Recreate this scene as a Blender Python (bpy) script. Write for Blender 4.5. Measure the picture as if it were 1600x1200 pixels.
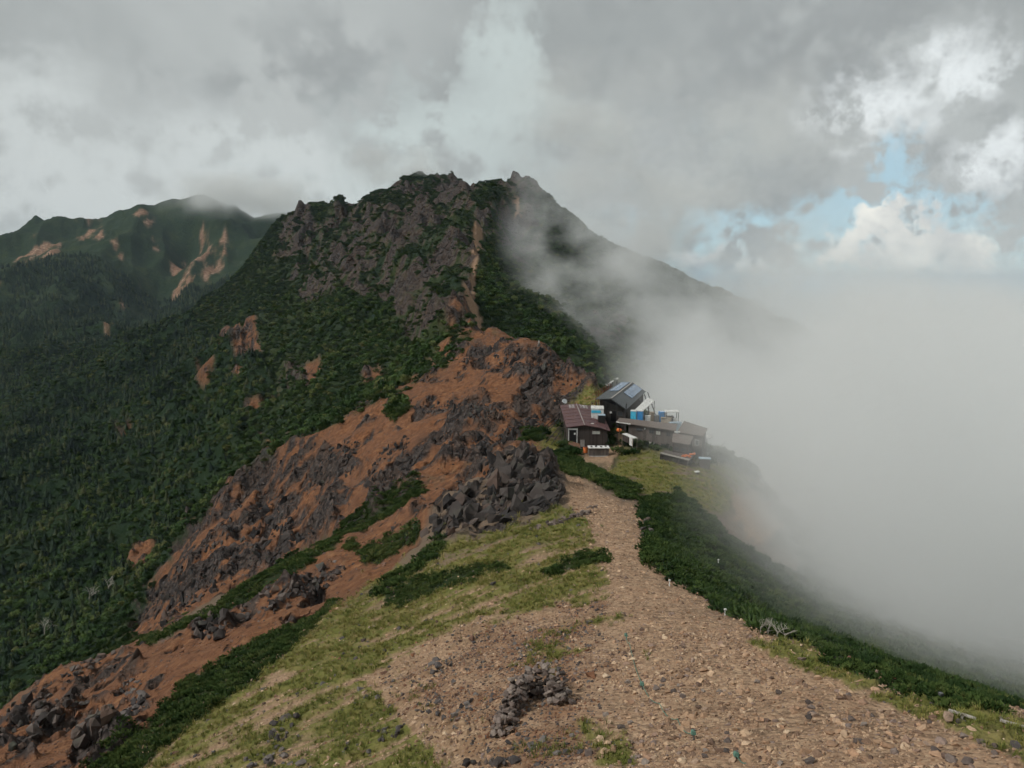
import bpy, bmesh, math, random
import numpy as np
from mathutils import Vector, Matrix, noise as mnoise

# ---------------------------------------------------------------- clear
for o in list(bpy.data.objects):
    bpy.data.objects.remove(o)
S = bpy.context.scene
COL = S.collection
random.seed(7)
RNG = np.random.default_rng(11)

# ---------------------------------------------------------------- camera
F = 1200.0                      # focal length in photo pixels (1600 x 1200)
PITCH = math.atan(165 / F)      # looking slightly down; eye level is at row 435
CP, SP = math.cos(PITCH), math.sin(PITCH)
cam_d = bpy.data.cameras.new("camera")
cam_d.sensor_fit = 'HORIZONTAL'
cam_d.sensor_width = 36
cam_d.lens = 36 * F / 1600
cam_d.clip_start = 0.1
cam_d.clip_end = 200000
cam = bpy.data.objects.new("camera", cam_d)
COL.objects.link(cam)
cam.location = (0, 0, 0)
cam.rotation_euler = (math.pi / 2 - PITCH, 0, 0)
S.camera = cam

# ---------------------------------------------------------------- sky
SUN_EL, SUN_AZ = math.radians(46), math.radians(-112)   # azimuth from +Y towards +X

def NT(tree):
    """tiny node-tree helper: returns add(type, inputs..., **props)"""
    def add(kind, *ins, **props):
        n = tree.nodes.new(kind)
        sock = props.pop('sock', {})
        for k, v in props.items():
            setattr(n, k, v)
        for i, v in enumerate(ins):
            if v is None:
                continue
            if hasattr(v, 'is_output') or hasattr(v, 'links'):
                tree.links.new(v, n.inputs[i])
            else:
                n.inputs[i].default_value = v
        for k, v in sock.items():
            if hasattr(v, 'links'):
                tree.links.new(v, n.inputs[k])
            else:
                n.inputs[k].default_value = v
        return n
    return add

W = bpy.data.worlds.new("World")
S.world = W
W.use_nodes = True
wt = W.node_tree
wt.nodes.clear()
A = NT(wt)

def wmath(op, a, b=None, c=None, clamp=False):
    return A('ShaderNodeMath', a, b, c, operation=op, use_clamp=clamp).outputs[0]

def wsmooth(x, lo, hi):
    n = A('ShaderNodeMapRange', x, lo, hi, 0.0, 1.0)
    n.interpolation_type = 'SMOOTHSTEP'
    return n.outputs[0]

def wmix(f, a, b):
    n = A('ShaderNodeMix', data_type='RGBA')
    for s, v in ((n.inputs[0], f), (n.inputs[6], a), (n.inputs[7], b)):
        if hasattr(v, 'links'):
            wt.links.new(v, s)
        else:
            s.default_value = (*v, 1) if isinstance(v, tuple) else v
    return n.outputs[2]

def sky_nodes():
    tc = A('ShaderNodeTexCoord').outputs['Generated']
    sep = A('ShaderNodeSeparateXYZ', tc)
    # azimuth / elevation in degrees: features of the cloud cover are laid out on the dome
    az = wmath('MULTIPLY', wmath('ARCTAN2', sep.outputs[0], sep.outputs[1]), 57.2958)
    el = wmath('MULTIPLY', wmath('ARCSINE', sep.outputs[2]), 57.2958)
    base = A('ShaderNodeCombineXYZ', az, el, 0.0).outputs[0]
    # two warps: broad and fine, for the torn cloud edges
    n1 = A('ShaderNodeTexNoise', tc, noise_dimensions='3D', sock={'Scale': 4.5, 'Detail': 4.0, 'Roughness': 0.6}).outputs['Color']
    n2 = A('ShaderNodeTexNoise', tc, noise_dimensions='3D', sock={'Scale': 16.0, 'Detail': 5.0, 'Roughness': 0.62}).outputs['Color']
    w1 = A('ShaderNodeVectorMath', n1, (0.5, 0.5, 0.5), operation='SUBTRACT').outputs[0]
    w2 = A('ShaderNodeVectorMath', n2, (0.5, 0.5, 0.5), operation='SUBTRACT').outputs[0]
    def warp(k1, k2):
        a = A('ShaderNodeVectorMath', w1, operation='SCALE', sock={'Scale': k1}).outputs[0]
        b = A('ShaderNodeVectorMath', w2, operation='SCALE', sock={'Scale': k2}).outputs[0]
        c = A('ShaderNodeVectorMath', base, a, operation='ADD').outputs[0]
        return A('ShaderNodeVectorMath', c, b, operation='ADD').outputs[0]
    soft = warp(11, 5)
    puff = warp(4, 7)
    def ell(vec, px, py, rx, ry, ang=0.0, lo=1.25, hi=0.45):
        """soft ellipse centred where photo pixel (px,py) looks, radii in photo pixels"""
        a, b = (px - 800) / F, (600 - py) / F
        d = Vector((a, CP + b * SP, -SP + b * CP)).normalized()
        caz, cel = math.degrees(math.atan2(d.x, d.y)), math.degrees(math.asin(d.z))
        m = A('ShaderNodeMapping', vec, vector_type='TEXTURE')
        m.inputs['Location'].default_value = (caz, cel, 0)
        m.inputs['Rotation'].default_value = (0, 0, math.radians(ang))
        m.inputs['Scale'].default_value = (rx * 57.3 / F, ry * 57.3 / F, 1)
        ln = A('ShaderNodeVectorMath', m.outputs[0], operation='LENGTH').outputs['Value']
        return wsmooth(ln, lo, hi)
    def union(*ms):
        r = ms[0]
        for m in ms[1:]:
            r = wmath('MAXIMUM', r, m)
        return r
    sky = A('ShaderNodeTexSky', sky_type='NISHITA', sun_disc=False)
    sky.sun_elevation = SUN_EL
    sky.sun_rotation = SUN_AZ
    sky.altitude = 2700
    blue = A('ShaderNodeVectorMath', sky.outputs[0], operation='SCALE', sock={'Scale': 0.95}).outputs[0]
    # thin veil keeps the open sky pale
    blue = wmix(0.7, blue, (5.0, 7.0, 7.6))
    # overcast deck with broad light and dark folds
    nb = A('ShaderNodeTexNoise', tc, sock={'Scale': 2.6, 'Detail': 4.0, 'Roughness': 0.5, 'Distortion': 0.3}).outputs[0]
    nf = A('ShaderNodeTexNoise', tc, sock={'Scale': 11.0, 'Detail': 4.0, 'Roughness': 0.55}).outputs[0]
    deckv = wmath('ADD', wmath('MULTIPLY', nb, 0.85), wmath('MULTIPLY', nf, 0.15))
    deck = wmix(wsmooth(deckv, 0.34, 0.68), (3.5, 3.75, 3.75), (5.0, 5.3, 5.25))
    # pale rising cloud behind the peak, paler bank over the far mountain
    pale = union(ell(soft, 790, 120, 130, 140, 0, 1.25, .4), ell(soft, 690, 190, 190, 110, 0, 1.25, .4), ell(soft, 800, 270, 400, 150, 0, 1.5, .1), ell(soft, 620, 320, 330, 120, 0, 1.5, .1))
    deck = wmix(wmath('MULTIPLY', pale, 0.9), deck, (5.7, 6.4, 6.3))
    bank = union(ell(soft, 120, 310, 460, 130, 0, 1.4, .2), ell(soft, 320, 230, 70, 100, 0, 1.3, .3), ell(soft, 420, 250, 100, 90, 0, 1.3, .3), ell(soft, 40, 210, 130, 140, 0, 1.4, .2))
    deck = wmix(wmath('MULTIPLY', bank, 0.85), deck, (6.2, 6.6, 6.55))
    dark = union(ell(soft, 1120, 300, 320, 100, 0, 1.5, .1), ell(soft, 1560, 240, 140, 80, 0, 1.5, .1), ell(soft, 1300, 60, 230, 140, 0, 1.5, .1), ell(soft, 480, 110, 220, 90, 0, 1.5, .1), ell(soft, 1000, 60, 130, 100, 0, 1.5, .1))
    deck = wmix(wmath('MULTIPLY', dark, 0.75), deck, (3.0, 3.2, 3.25))
    # opening low on the right, torn sunlit patches
    hole = union(ell(puff, 1480, 400, 460, 95, -3, 1.1, .6), ell(puff, 1190, 445, 240, 70, 0, 1.1, .6), ell(puff, 1330, 345, 330, 42, 0, 1.15, .5), ell(puff, 1390, 262, 44, 40))
    col = wmix(hole, deck, blue)
    white = union(ell(puff, 1370, 170, 95, 60, -18, 1.3, 0.2), ell(puff, 1480, 110, 75, 60, 45, 1.3, 0.2), ell(puff, 1570, 235, 70, 45, 30, 1.3, 0.2))
    col = wmix(wmath('MULTIPLY', white, 0.8), col, (9.0, 9.5, 9.6))
    cum = union(ell(puff, 1440, 370, 105, 45, 0, 1.15, 0.7), ell(puff, 1400, 400, 110, 28, 0, 1.15, 0.7), ell(puff, 1530, 412, 40, 18, 0, 1.15, 0.7), ell(puff, 1340, 398, 45, 20, 0, 1.15, 0.7),
                ell(puff, 1215, 385, 62, 24, 12, 1.2, 0.6), ell(puff, 1100, 385, 75, 18, 0, 1.25, 0.3))
    shade = wmix(wsmooth(nf, 0.40, 0.62), (6.6, 6.6, 6.4), (10.2, 9.9, 9.0))
    col = wmix(wmath('MULTIPLY', cum, 0.92), col, shade)
    bg = A('ShaderNodeBackground', col, 0.1)
    out = A('ShaderNodeOutputWorld', bg.outputs[0])
sky_nodes()

# ---------------------------------------------------------------- sun (veiled, soft)
sd = bpy.data.lights.new("sun", 'SUN')
sd.energy = 2.7
sd.angle = math.radians(10)
sd.color = (1.0, 0.96, 0.9)
sun = bpy.data.objects.new("sun", sd)
COL.objects.link(sun)
sdir = Vector((math.sin(SUN_AZ) * math.cos(SUN_EL), math.cos(SUN_AZ) * math.cos(SUN_EL), math.sin(SUN_EL)))
sun.rotation_euler = sdir.to_track_quat('Z', 'Y').to_euler()
sun.location = sdir * 500

# ---------------------------------------------------------------- exposure, renderer
S.view_settings.view_transform = 'Standard'
S.view_settings.look = 'None'
S.view_settings.exposure = 0.0
S.view_settings.gamma = 1.0
S.view_settings.use_curve_mapping = False
S.render.engine = 'CYCLES'
cy = S.cycles
cy.use_denoising = True
cy.use_adaptive_sampling = True
cy.adaptive_threshold = 0.04
cy.adaptive_min_samples = 12
W.cycles.sampling_method = 'MANUAL'
W.cycles.sample_map_resolution = 512
cy.max_bounces = 6
cy.diffuse_bounces = 2
cy.glossy_bounces = 1
cy.transmission_bounces = 2
cy.transparent_max_bounces = 4
cy.volume_bounces = 3
cy.volume_step_rate = 1.0
cy.volume_max_steps = 256
# ================================================================ TERRAIN
def ray(px, py):
    """photo pixel -> (u, t): the ray (u, 1, t) through it"""
    a, b = (np.asarray(px, float) - 800) / F, (600 - np.asarray(py, float)) / F
    Y = CP + b * SP
    return a / Y, (-SP + b * CP) / Y

def proj(x, y, z):
    fw = y * CP - z * SP
    up = y * SP + z * CP
    return 800 + F * x / fw, 600 - F * up / fw

# survey points of the mountain: column in the photo -> (row, distance in m) from near to far
SURV = {
 -500: [(1200,110),(1230,160),(1050,260),(900,340),(750,480),(600,800),(500,1150),(420,1600),(440,2000),(470,2600)],
 -200: [(1200,75),(1180,120),(1210,160),(1050,240),(900,320),(750,450),(600,750),(480,1200),(400,1600),(385,1800),(430,2600)],
 0:   [(1200,58),(1115,95),(1160,150),(1050,220),(950,275),(850,340),(750,440),(650,600),(560,850),(480,1150),(420,1450),(368,1700),(400,2100),(430,2600)],
 50:  [(1200,53),(1075,97)],
 60:  [(355,1750)],
 100: [(1200,49),(1120,72),(1042,98),(1100,150),(1000,230),(900,290),(800,370),(700,470),(600,650),(550,850),(500,1100),(430,1400),(380,1650),(357,1780)],
 140: [(352,1850),(390,2200),(430,2600)],
 200: [(1200,43),(1100,64),(1050,80),(1005,100),(1050,140),(980,200),(920,240),(850,300),(780,360),(700,440),(620,560),(560,700),(530,850),(500,1150),(440,1500),(390,1700),(331,1950)],
 270: [(309,2060),(360,2300),(420,2600)],
 300: [(1200,38),(1100,52),(1050,64),(1000,82),(955,108),(990,140),(930,175),(870,205),(810,238),(830,280),(770,330),(700,395),(620,500),(560,600),(510,720),(530,1000),(490,1300),(430,1650),(370,1850),(310,2060)],
 370: [(318,2080),(380,2400)],
 400: [(1200,34.5),(1100,46),(1000,66),(950,84),(905,112),(930,140),(880,170),(800,200),(715,238),(730,280),(690,330),(620,400),(560,470),(500,560),(455,660),(470,1000),(430,1500),(370,1900),(338,2080)],
 440: [(372,740),(345,780),(400,1000),(430,1300),(352,2000),(420,2600)],
 470: [(420,1300),(335,2100),(420,2600)],
 500: [(1200,32),(1100,41.5),(1000,56),(950,70),(900,88),(850,112),(870,135),(820,160),(760,185),(700,212),(660,235),(668,275),(620,320),(560,390),(500,455),(430,560),(395,640),(430,1000),(440,1500),(335,2300),(400,2600)],
 600: [(1200,29.5),(1100,38),(1000,52),(900,74),(850,92),(800,116),(760,140),(700,170),(650,205),(612,235),(606,275),(560,320),(500,385),(430,470),(380,540),(340,620),(430,1500),(430,2600)],
 700: [(1200,27),(1100,34),(1000,46),(900,63),(850,75),(800,92),(750,118),(700,150),(650,178),(600,205),(550,245),(520,275),(450,360),(400,430),(350,510),(320,600),(430,1500),(430,2600)],
 725: [(492,300),(462,335)],
 738: [(400,415),(350,490)],
 760: [(527,258),(540,300)],
 800: [(1200,24.5),(1100,31),(1000,42),(900,57),(850,67),(820,76),(780,92),(730,112),(690,135),(650,160),(600,188),(536,226),(548,280),(510,330),(450,440),(400,520),(330,600),(440,1500),(440,2600)],
 850: [(534,226),(555,270)],
 880: [(745,108),(722,122),(698,138),(665,155),(640,168),(600,190),(556,214),(575,260),(530,330),(480,430),(400,560),(380,900),(440,1500)],
 900: [(1200,23),(1100,29.5),(1000,38.5),(900,53),(830,68),(780,88)],
 930: [(740,112),(708,136),(690,142),(660,154),(630,166),(605,182),(622,215),(590,300),(520,400),(440,540),(374,670)],
 980: [(775,97),(730,122),(700,138),(680,146),(655,156),(640,172),(670,230),(600,330),(500,470),(400,660),(480,900)],
 1000:[(1200,22),(1100,28),(1000,36),(900,50),(850,60),(815,74)],
 1050:[(850,72),(800,93),(758,112),(722,127),(704,136),(690,152),(680,165),(700,240),(640,330),(520,480),(432,650),(520,900),(575,1600),(540,2600)],
 1110:[(930,46),(900,58),(850,78),(795,101),(757,118),(730,130),(714,142),(702,158),(725,190),(760,260),(660,340),(540,490),(455,650),(540,900)],
 1180:[(738,146),(800,230),(680,360),(580,500),(484,650),(560,900)],
 1200: [(1200,20.3),(1100,26),(985,35),(962,50),(905,78),(850,105),(800,140),(775,165)],
 1300: [(1022,31),(1000,48),(900,120),(830,210),(780,320),(700,430),(620,540),(540,650),(600,900),(575,1600),(545,2600)],
 1400: [(1200,19.3),(1100,24.5),(1064,27),(1045,42),(900,150),(800,290),(720,430),(640,550),(580,660),(620,900)],
 1500: [(1200,19),(1094,24.8),(1075,38),(950,130),(850,250),(760,380),(700,520),(620,700),(640,900),(575,1600),(545,2600)],
 1600: [(1200,18.6),(1129,22.5),(1110,35),(950,140),(850,260),(760,400),(700,560),(640,740),(660,950)],
 1900:[(1250,18),(1200,26),(1100,50),(950,110),(850,220),(750,420),(680,700),(560,1600),(545,2600)],
 2200:[(1300,18),(1200,35),(1000,110),(850,250),(700,600),(560,1600),(545,2600)],
}
VS = 0.45     # weight of log-distance against bearing
cu, cv, ct = [], [], []
for px, rows in SURV.items():
    for py, d in rows:
        u, t = ray(px, py)
        cu.append(float(u)); cv.append(math.log(d) * VS); ct.append(float(t))
for px, py, d in [(455, 334, 790), (467, 327, 800), (514, 347, 800), (517, 326, 705), (523, 311, 705), (534, 307, 705), (544, 315, 700), (562, 311, 690), (584, 307, 710), (606, 297, 740), (619, 283, 800), (630, 271, 830), (650, 272, 830), (664, 280, 830), (678, 280, 800), (694, 273, 790), (712, 279, 780), (741, 297, 610), (762, 286, 612), (791, 288, 640), (806, 283, 660), (828, 275, 690), (844, 279, 690), (869, 301, 690), (900, 337, 690)]:          # skyline of the peak
    u, t = ray(px, py)
    cu.append(float(u)); cv.append(math.log(d) * VS); ct.append(float(t))
    u, t = ray(px, py + 60)
    cu.append(float(u)); cv.append(math.log(d * 1.16) * VS); ct.append(float(t))
for u in (-1.6, -.8, -.4, 0, .3, .8, 1.6):           # the slope under the camera, out of the frame
    for d, t in ((2.2, -.85), (5, -.93), (9, -.93), (14, -.82)):
        s = (.18 * (.3 - u) if u < .3 else .35 * (u - .3))
        cu.append(u); cv.append(math.log(d) * VS); ct.append(t - s)
cu, cv, ct = map(np.array, (cu, cv, ct))

def rbf_fit(x, y, f):
    n = len(x)
    r = np.hypot(x[:, None] - x[None], y[:, None] - y[None])
    K = r ** 1.5
    P = np.stack([np.ones(n), x, y], 1)
    M = np.block([[K + 1e-6 * np.eye(n), P], [P.T, np.zeros((3, 3))]])
    return np.linalg.solve(M, np.concatenate([f, np.zeros(3)]))

def rbf_eval(w, x, y, qx, qy):
    out = np.empty(qx.size)
    fx, fy = qx.ravel(), qy.ravel()
    for i in range(0, fx.size, 20000):
        a, b = fx[i:i + 20000], fy[i:i + 20000]
        r2 = (a[:, None] - x[None]) ** 2 + (b[:, None] - y[None]) ** 2
        out[i:i + 20000] = (np.sqrt(r2) ** 1.5) @ w[:-3] + w[-3] + w[-2] * a + w[-1] * b
    return out.reshape(qx.shape)

_w = rbf_fit(cu, cv, ct)
# grid: bearings x log-distances
uu = np.concatenate([np.linspace(-1.5, -.82, 30, endpoint=False), np.linspace(-.82, .80, 820), np.linspace(.80, 1.5, 31)[1:]])
_l = math.log
vv = np.concatenate([np.linspace(_l(2.2), _l(15), 40, endpoint=False), np.linspace(_l(15), _l(900), 740, endpoint=False), np.linspace(_l(900), _l(2600), 110)])
NV = len(vv)
NU = len(uu)
# fit evaluated on a coarser lattice, then interpolated (it is smooth)
cgu = np.linspace(-1.5, 1.5, 560); cgv = np.linspace(vv[0], vv[-1], 260)
CG = rbf_eval(_w, cu, cv, *np.meshgrid(cgu, cgv * VS, indexing='ij'))

def bil(G, gu, gv, u, v):
    i = np.clip((u - gu[0]) / (gu[1] - gu[0]), 0, len(gu) - 1.001); j = np.clip((v - gv[0]) / (gv[1] - gv[0]), 0, len(gv) - 1.001)
    i0, j0 = i.astype(int), j.astype(int)
    a, b = i - i0, j - j0
    return (G[i0, j0] * (1 - a) * (1 - b) + G[i0 + 1, j0] * a * (1 - b) + G[i0, j0 + 1] * (1 - a) * b + G[i0 + 1, j0 + 1] * a * b)

def bicub(G, gu, gv, u, v):
    """Catmull-Rom interpolation of the lattice: no facets"""
    i = np.clip((u - gu[0]) / (gu[1] - gu[0]), 0, len(gu) - 1.001); j = np.clip((v - gv[0]) / (gv[1] - gv[0]), 0, len(gv) - 1.001)
    i0, j0 = i.astype(int), j.astype(int)
    a, b = i - i0, j - j0
    def wts(f):
        return (-.5 * f + f * f - .5 * f ** 3, 1 - 2.5 * f * f + 1.5 * f ** 3, .5 * f + 2 * f * f - 1.5 * f ** 3, -.5 * f * f + .5 * f ** 3)
    wa, wb = wts(a), wts(b)
    r = 0
    for k in range(4):
        ii = np.clip(i0 + k - 1, 0, len(gu) - 1)
        row = 0
        for l in range(4):
            jj = np.clip(j0 + l - 1, 0, len(gv) - 1)
            row = row + G[ii, jj] * wb[l]
        r = r + row * wa[k]
    return r

UU, VV = np.meshgrid(uu, vv, indexing='ij')
DD = np.exp(VV)
TT = bicub(CG, cgu, cgv, UU, VV)
XX = UU * DD
ZZ = TT * DD

# ---------------------------------------------------------------- numpy noise
_perm = np.random.default_rng(3).permutation(512)
_perm = np.concatenate([_perm, _perm])
_ang = np.random.default_rng(4).random(512) * 2 * np.pi
_gx, _gy = np.cos(_ang), np.sin(_ang)

def perlin(x, y, seed=0):
    xi, yi = np.floor(x).astype(np.int64), np.floor(y).astype(np.int64)
    xf, yf = x - xi, y - yi
    def g(ix, iy, dx, dy):
        h = _perm[(_perm[(ix + seed * 17) & 511] + iy) & 511]
        return _gx[h] * dx + _gy[h] * dy
    fx, fy = xf * xf * xf * (xf * (xf * 6 - 15) + 10), yf * yf * yf * (yf * (yf * 6 - 15) + 10)
    a = g(xi, yi, xf, yf); b = g(xi + 1, yi, xf - 1, yf)
    c = g(xi, yi + 1, xf, yf - 1); d = g(xi + 1, yi + 1, xf - 1, yf - 1)
    return 1.4 * ((a * (1 - fx) + b * fx) * (1 - fy) + (c * (1 - fx) + d * fx) * fy)

def fbm(x, y, lam, octs=4, seed=0, rough=.5):
    s, a, tot = 0, 1.0, 0
    for k in range(octs):
        s = s + a * perlin(x / lam + 7.3 * k, y / lam - 3.1 * k, seed + k)
        tot += a; a *= rough; lam *= .5
    return s / tot

def sstep(x, a, b):
    f = np.clip((x - a) / (b - a), 0, 1)
    return f * f * (3 - 2 * f)

# ---------------------------------------------------------------- land cover, outlined in the photo and laid onto the ground
MW, MH, MS = 560, 400, 4.0     # mask lattice: 4 photo pixels a cell, from (-320,-100)
def poly_mask(pts):
    xs = (np.arange(MW) + .5) * MS - 320; ys = (np.arange(MH) + .5) * MS - 100
    m = np.zeros((MW, MH), bool)
    gx, gy = xs[:, None], ys[None, :]
    n = len(pts)
    for i in range(n):
        (x1, y1), (x2, y2) = pts[i], pts[(i + 1) % n]
        if y1 == y2:
            continue
        c = ((y1 > gy) != (y2 > gy)) & (gx < (x2 - x1) * (gy - y1) / (y2 - y1) + x1)
        m ^= c
    return m.astype(np.float32)

def blur(m, n=1):
    for _ in range(n):
        p = np.pad(m, 1, mode='edge')
        m = (p[:-2, 1:-1] + p[2:, 1:-1] + p[1:-1, :-2] + p[1:-1, 2:] + 2 * p[1:-1, 1:-1]) / 6
    return m

PXX, PYY = proj(XX, DD, ZZ)
# ragged edges: wander the look-up
wl = np.maximum(DD * .05, .6)
_nx = perlin(XX / 9, DD / 9, 5) * .6 + perlin(XX / 3.1, DD / 3.1, 6) * .4
_ny = perlin(XX / 8, DD / 8, 8) * .6 + perlin(XX / 2.7, DD / 2.7, 9) * .4
_fx = perlin(PXX / 28, PYY / 22, 15) + .6 * perlin(PXX / 11, PYY / 9, 16)
_fy = perlin(PXX / 28, PYY / 22, 18) + .6 * perlin(PXX / 11, PYY / 9, 19)

def cover(polys, soft=1, wob=9):
    """weight field of a list of (polygon, dmin, dmax)"""
    w = np.zeros_like(XX)
    for pts, d0, d1 in polys:
        m = blur(poly_mask(pts), soft)
        i = np.clip((PXX + wob * _fx + 320) / MS - .5, 0, MW - 1.001); j = np.clip((PYY + wob * .7 * _fy + 100) / MS - .5, 0, MH - 1.001)
        i0, j0 = i.astype(int), j.astype(int)
        a, b = i - i0, j - j0
        q = m[i0, j0] * (1 - a) * (1 - b) + m[i0 + 1, j0] * a * (1 - b) + m[i0, j0 + 1] * (1 - a) * b + m[i0 + 1, j0 + 1] * a * b
        q = q * ((DD > d0) & (DD < d1))
        w = np.maximum(w, q)
    return w

FORE = [([(-320,470),(130,515),(300,515),(380,545),(430,600),(380,700),(340,760),(270,840),(190,965),(0,1130),(-320,1300)], 150, 1050)]
ROCKPEAK = [([(435,440),(440,335),(470,322),(515,345),(530,300),(640,262),(760,275),(850,268),(860,335),(800,350),(748,372),(742,450),(725,520),(640,540),(615,480),(560,450),(500,420),(460,450)], 280, 1000)]
REDBOWL = [([(742,520),(800,524),(855,528),(935,606),(930,625),(870,655),(835,690),(760,715),(640,772),(520,845),(430,885),(240,1000),(190,1005),(225,920),(290,830),(345,770),(420,702),(520,662),(600,622),(690,560)], 105, 300)]
BOWLROCK = [([(420,705),(470,690),(560,730),(600,790),(520,840),(430,880),(230,995),(200,985),(270,850),(350,770)], 120, 260),
            ([(700,545),(760,540),(870,545),(930,605),(870,650),(790,640),(830,590),(760,570)], 150, 300),
            ([(560,735),(640,700),(760,660),(850,650),(760,710),(650,760),(560,800)], 120, 240),
            ([(640,640),(760,620),(800,640),(700,650)], 120, 260)]
GULLY = [([(-320,1300),(-320,1180),(0,1110),(100,1038),(200,1002),(260,1000),(420,905),(520,850),(640,770),(740,720),(840,680),(880,700),(840,720),(700,790),(640,860),(560,940),(440,1000),(330,1080),(240,1150),(180,1230),(100,1300)], 30, 140)]
GULLYROCK = [([(-20,1150),(60,1085),(130,1050),(190,1010),(230,1040),(160,1090),(100,1150),(20,1180)], 30, 130),
             ([(290,985),(350,950),(470,905),(540,880),(500,930),(400,960),(320,1010)], 50, 130),
             ([(110,1200),(130,1130),(230,1090),(250,1110),(180,1180)], 30, 110),
             ([(640,800),(760,705),(840,695),(880,760),(860,800),(780,830),(700,840)], 60, 125)]
PATH = [([(1150,1260),(940,1200),(930,1100),(960,1000),(945,900),(925,840),(890,790),(870,745),(890,738),(930,765),(985,790),(1020,815),(1005,870),(1050,905),(1110,950),(1180,1012),(1290,1056),(1400,1108),(1520,1152),(1640,1212),(1640,1300)], 12, 130),
        ([(900,720),(905,706),(955,700),(958,660),(962,645),(972,655),(972,700),(955,722),(965,740),(945,728)], 105, 170),
        ([(1140,770),(1190,760),(1230,830),(1180,850),(1150,810)], 80, 180),
        ([(560,1060),(760,960),(930,940),(940,1200),(700,1230),(660,1160)], 12, 60)]
GRASS = [([(140,1260),(330,1090),(460,1000),(600,900),(700,850),(800,820),(900,790),(930,840),(950,925),(860,945),(760,985),(700,1040),(640,1080),(700,1110),(800,1170),(790,1300),(300,1300)], 12, 90),
         ([(760,965),(850,938),(950,904),(956,914),(860,946),(770,978)], 12, 60), ([(872,970),(970,962),(972,972),(880,979)], 12, 60), ([(800,1022),(900,1008),(940,1012),(860,1026)], 12, 60), ([(900,1130),(960,1120),(980,1150),(920,1165)], 12, 40), ([(930,1165),(985,1160),(990,1195),(930,1200)], 12, 40),
         ([(955,735),(975,700),(1100,715),(1190,745),(1130,800),(1000,780)], 95, 175),
         ([(1160,1005),(1260,1008),(1400,1060),(1500,1096),(1640,1140),(1640,1215),(1520,1155),(1400,1110),(1290,1058),(1180,1018)], 15, 45),
         ([(870,640),(940,600),(965,640),(930,660)], 140, 190), ([(840,690),(870,650),(885,705),(860,720)], 100, 170)]
RIGHT = [([(1003,785),(1012,862),(1120,952),(1262,1010),(1400,1064),(1572,1122),(1900,1230),(2300,1300),(2300,600),(1280,640),(1250,900),(1165,860),(1085,815)], 26, 400)]
GREENRIM = [([(740,530),(690,540),(600,595),(430,680),(330,760),(250,850),(185,975),(215,965),(280,850),(345,780),(425,712),(520,672),(605,632),(700,575)], 150, 420)]
REDFAR = [([(0,460),(30,375),(60,358),(98,372),(85,400),(40,425)], 900, 2600), ([(120,358),(160,348),(163,385),(140,372)], 900, 2600),
          ([(205,335),(240,330),(243,362),(225,355)], 900, 2600), ([(228,360),(236,362),(250,396),(244,396)], 900, 2600),
          ([(172,395),(184,397),(198,425),(190,422)], 900, 2600), ([(312,350),(318,345),(335,400),(300,400),(310,380)], 900, 2600),
          ([(352,370),(358,375),(348,408),(338,405)], 900, 2600), ([(265,410),(350,395),(360,410),(320,450),(270,460)], 900, 2600),
          ([(398,412),(425,385),(424,395),(402,416)], 600, 2600), ([(145,498),(190,490),(215,505),(165,535)], 700, 2600),
          ([(186,452),(194,458),(196,475),(188,470)], 900, 2600), ([(215,430),(222,432),(222,446),(216,444)], 900, 2600), ([(283,380),(290,382),(291,400),(287,400)], 900, 2600)]
REDMID = [([(345,520),(400,515),(410,550),(380,580),(345,560)], 250, 800), ([(310,590),(335,585),(335,610),(310,630)], 250, 800),
          ([(360,605),(400,595),(395,615),(365,622)], 250, 800), ([(375,670),(400,640),(440,612),(430,640),(400,660),(385,680)], 250, 800),
          ([(175,680),(200,665),(205,675),(180,684)], 250, 800), ([(205,850),(250,855),(225,890),(200,900)], 180, 400),
          ([(255,570),(290,565),(280,585),(250,582)], 250, 900), ([(565,600),(600,580),(610,600),(570,625)], 200, 400),
          ([(625,595),(690,540),(740,505),(745,520),(700,555),(640,600)], 200, 400), ([(688,505),(740,470),(745,495),(700,520)], 220, 420),
          ([(410,690),(450,700),(430,712),(408,716)], 150, 420), ([(475,570),(500,560),(505,590),(480,600)],200,700)]
RIDGEPATH = [([(722,470),(735,440),(736,400),(742,360),(748,348),(758,352),(752,385),(744,420),(742,470),(760,520),(745,520)], 250, 600), ([(800,318),(812,322),(816,350),(806,345)], 300, 800)]
ROCKMID = [([(620,510),(660,480),(668,520),(640,535)], 250, 600), ([(345,525),(395,520),(400,570),(360,575)], 250, 700), ([(440,580),(480,565),(485,610),(450,610)], 250, 700),
           ([(470,440),(520,420),(520,460),(480,470)], 300, 800)]
FLANKROCK = [([(760,320),(830,330),(845,370),(820,420),(780,380)], 300, 800), ([(930,480),(980,500),(960,560),(930,540)], 250, 700)]
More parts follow.
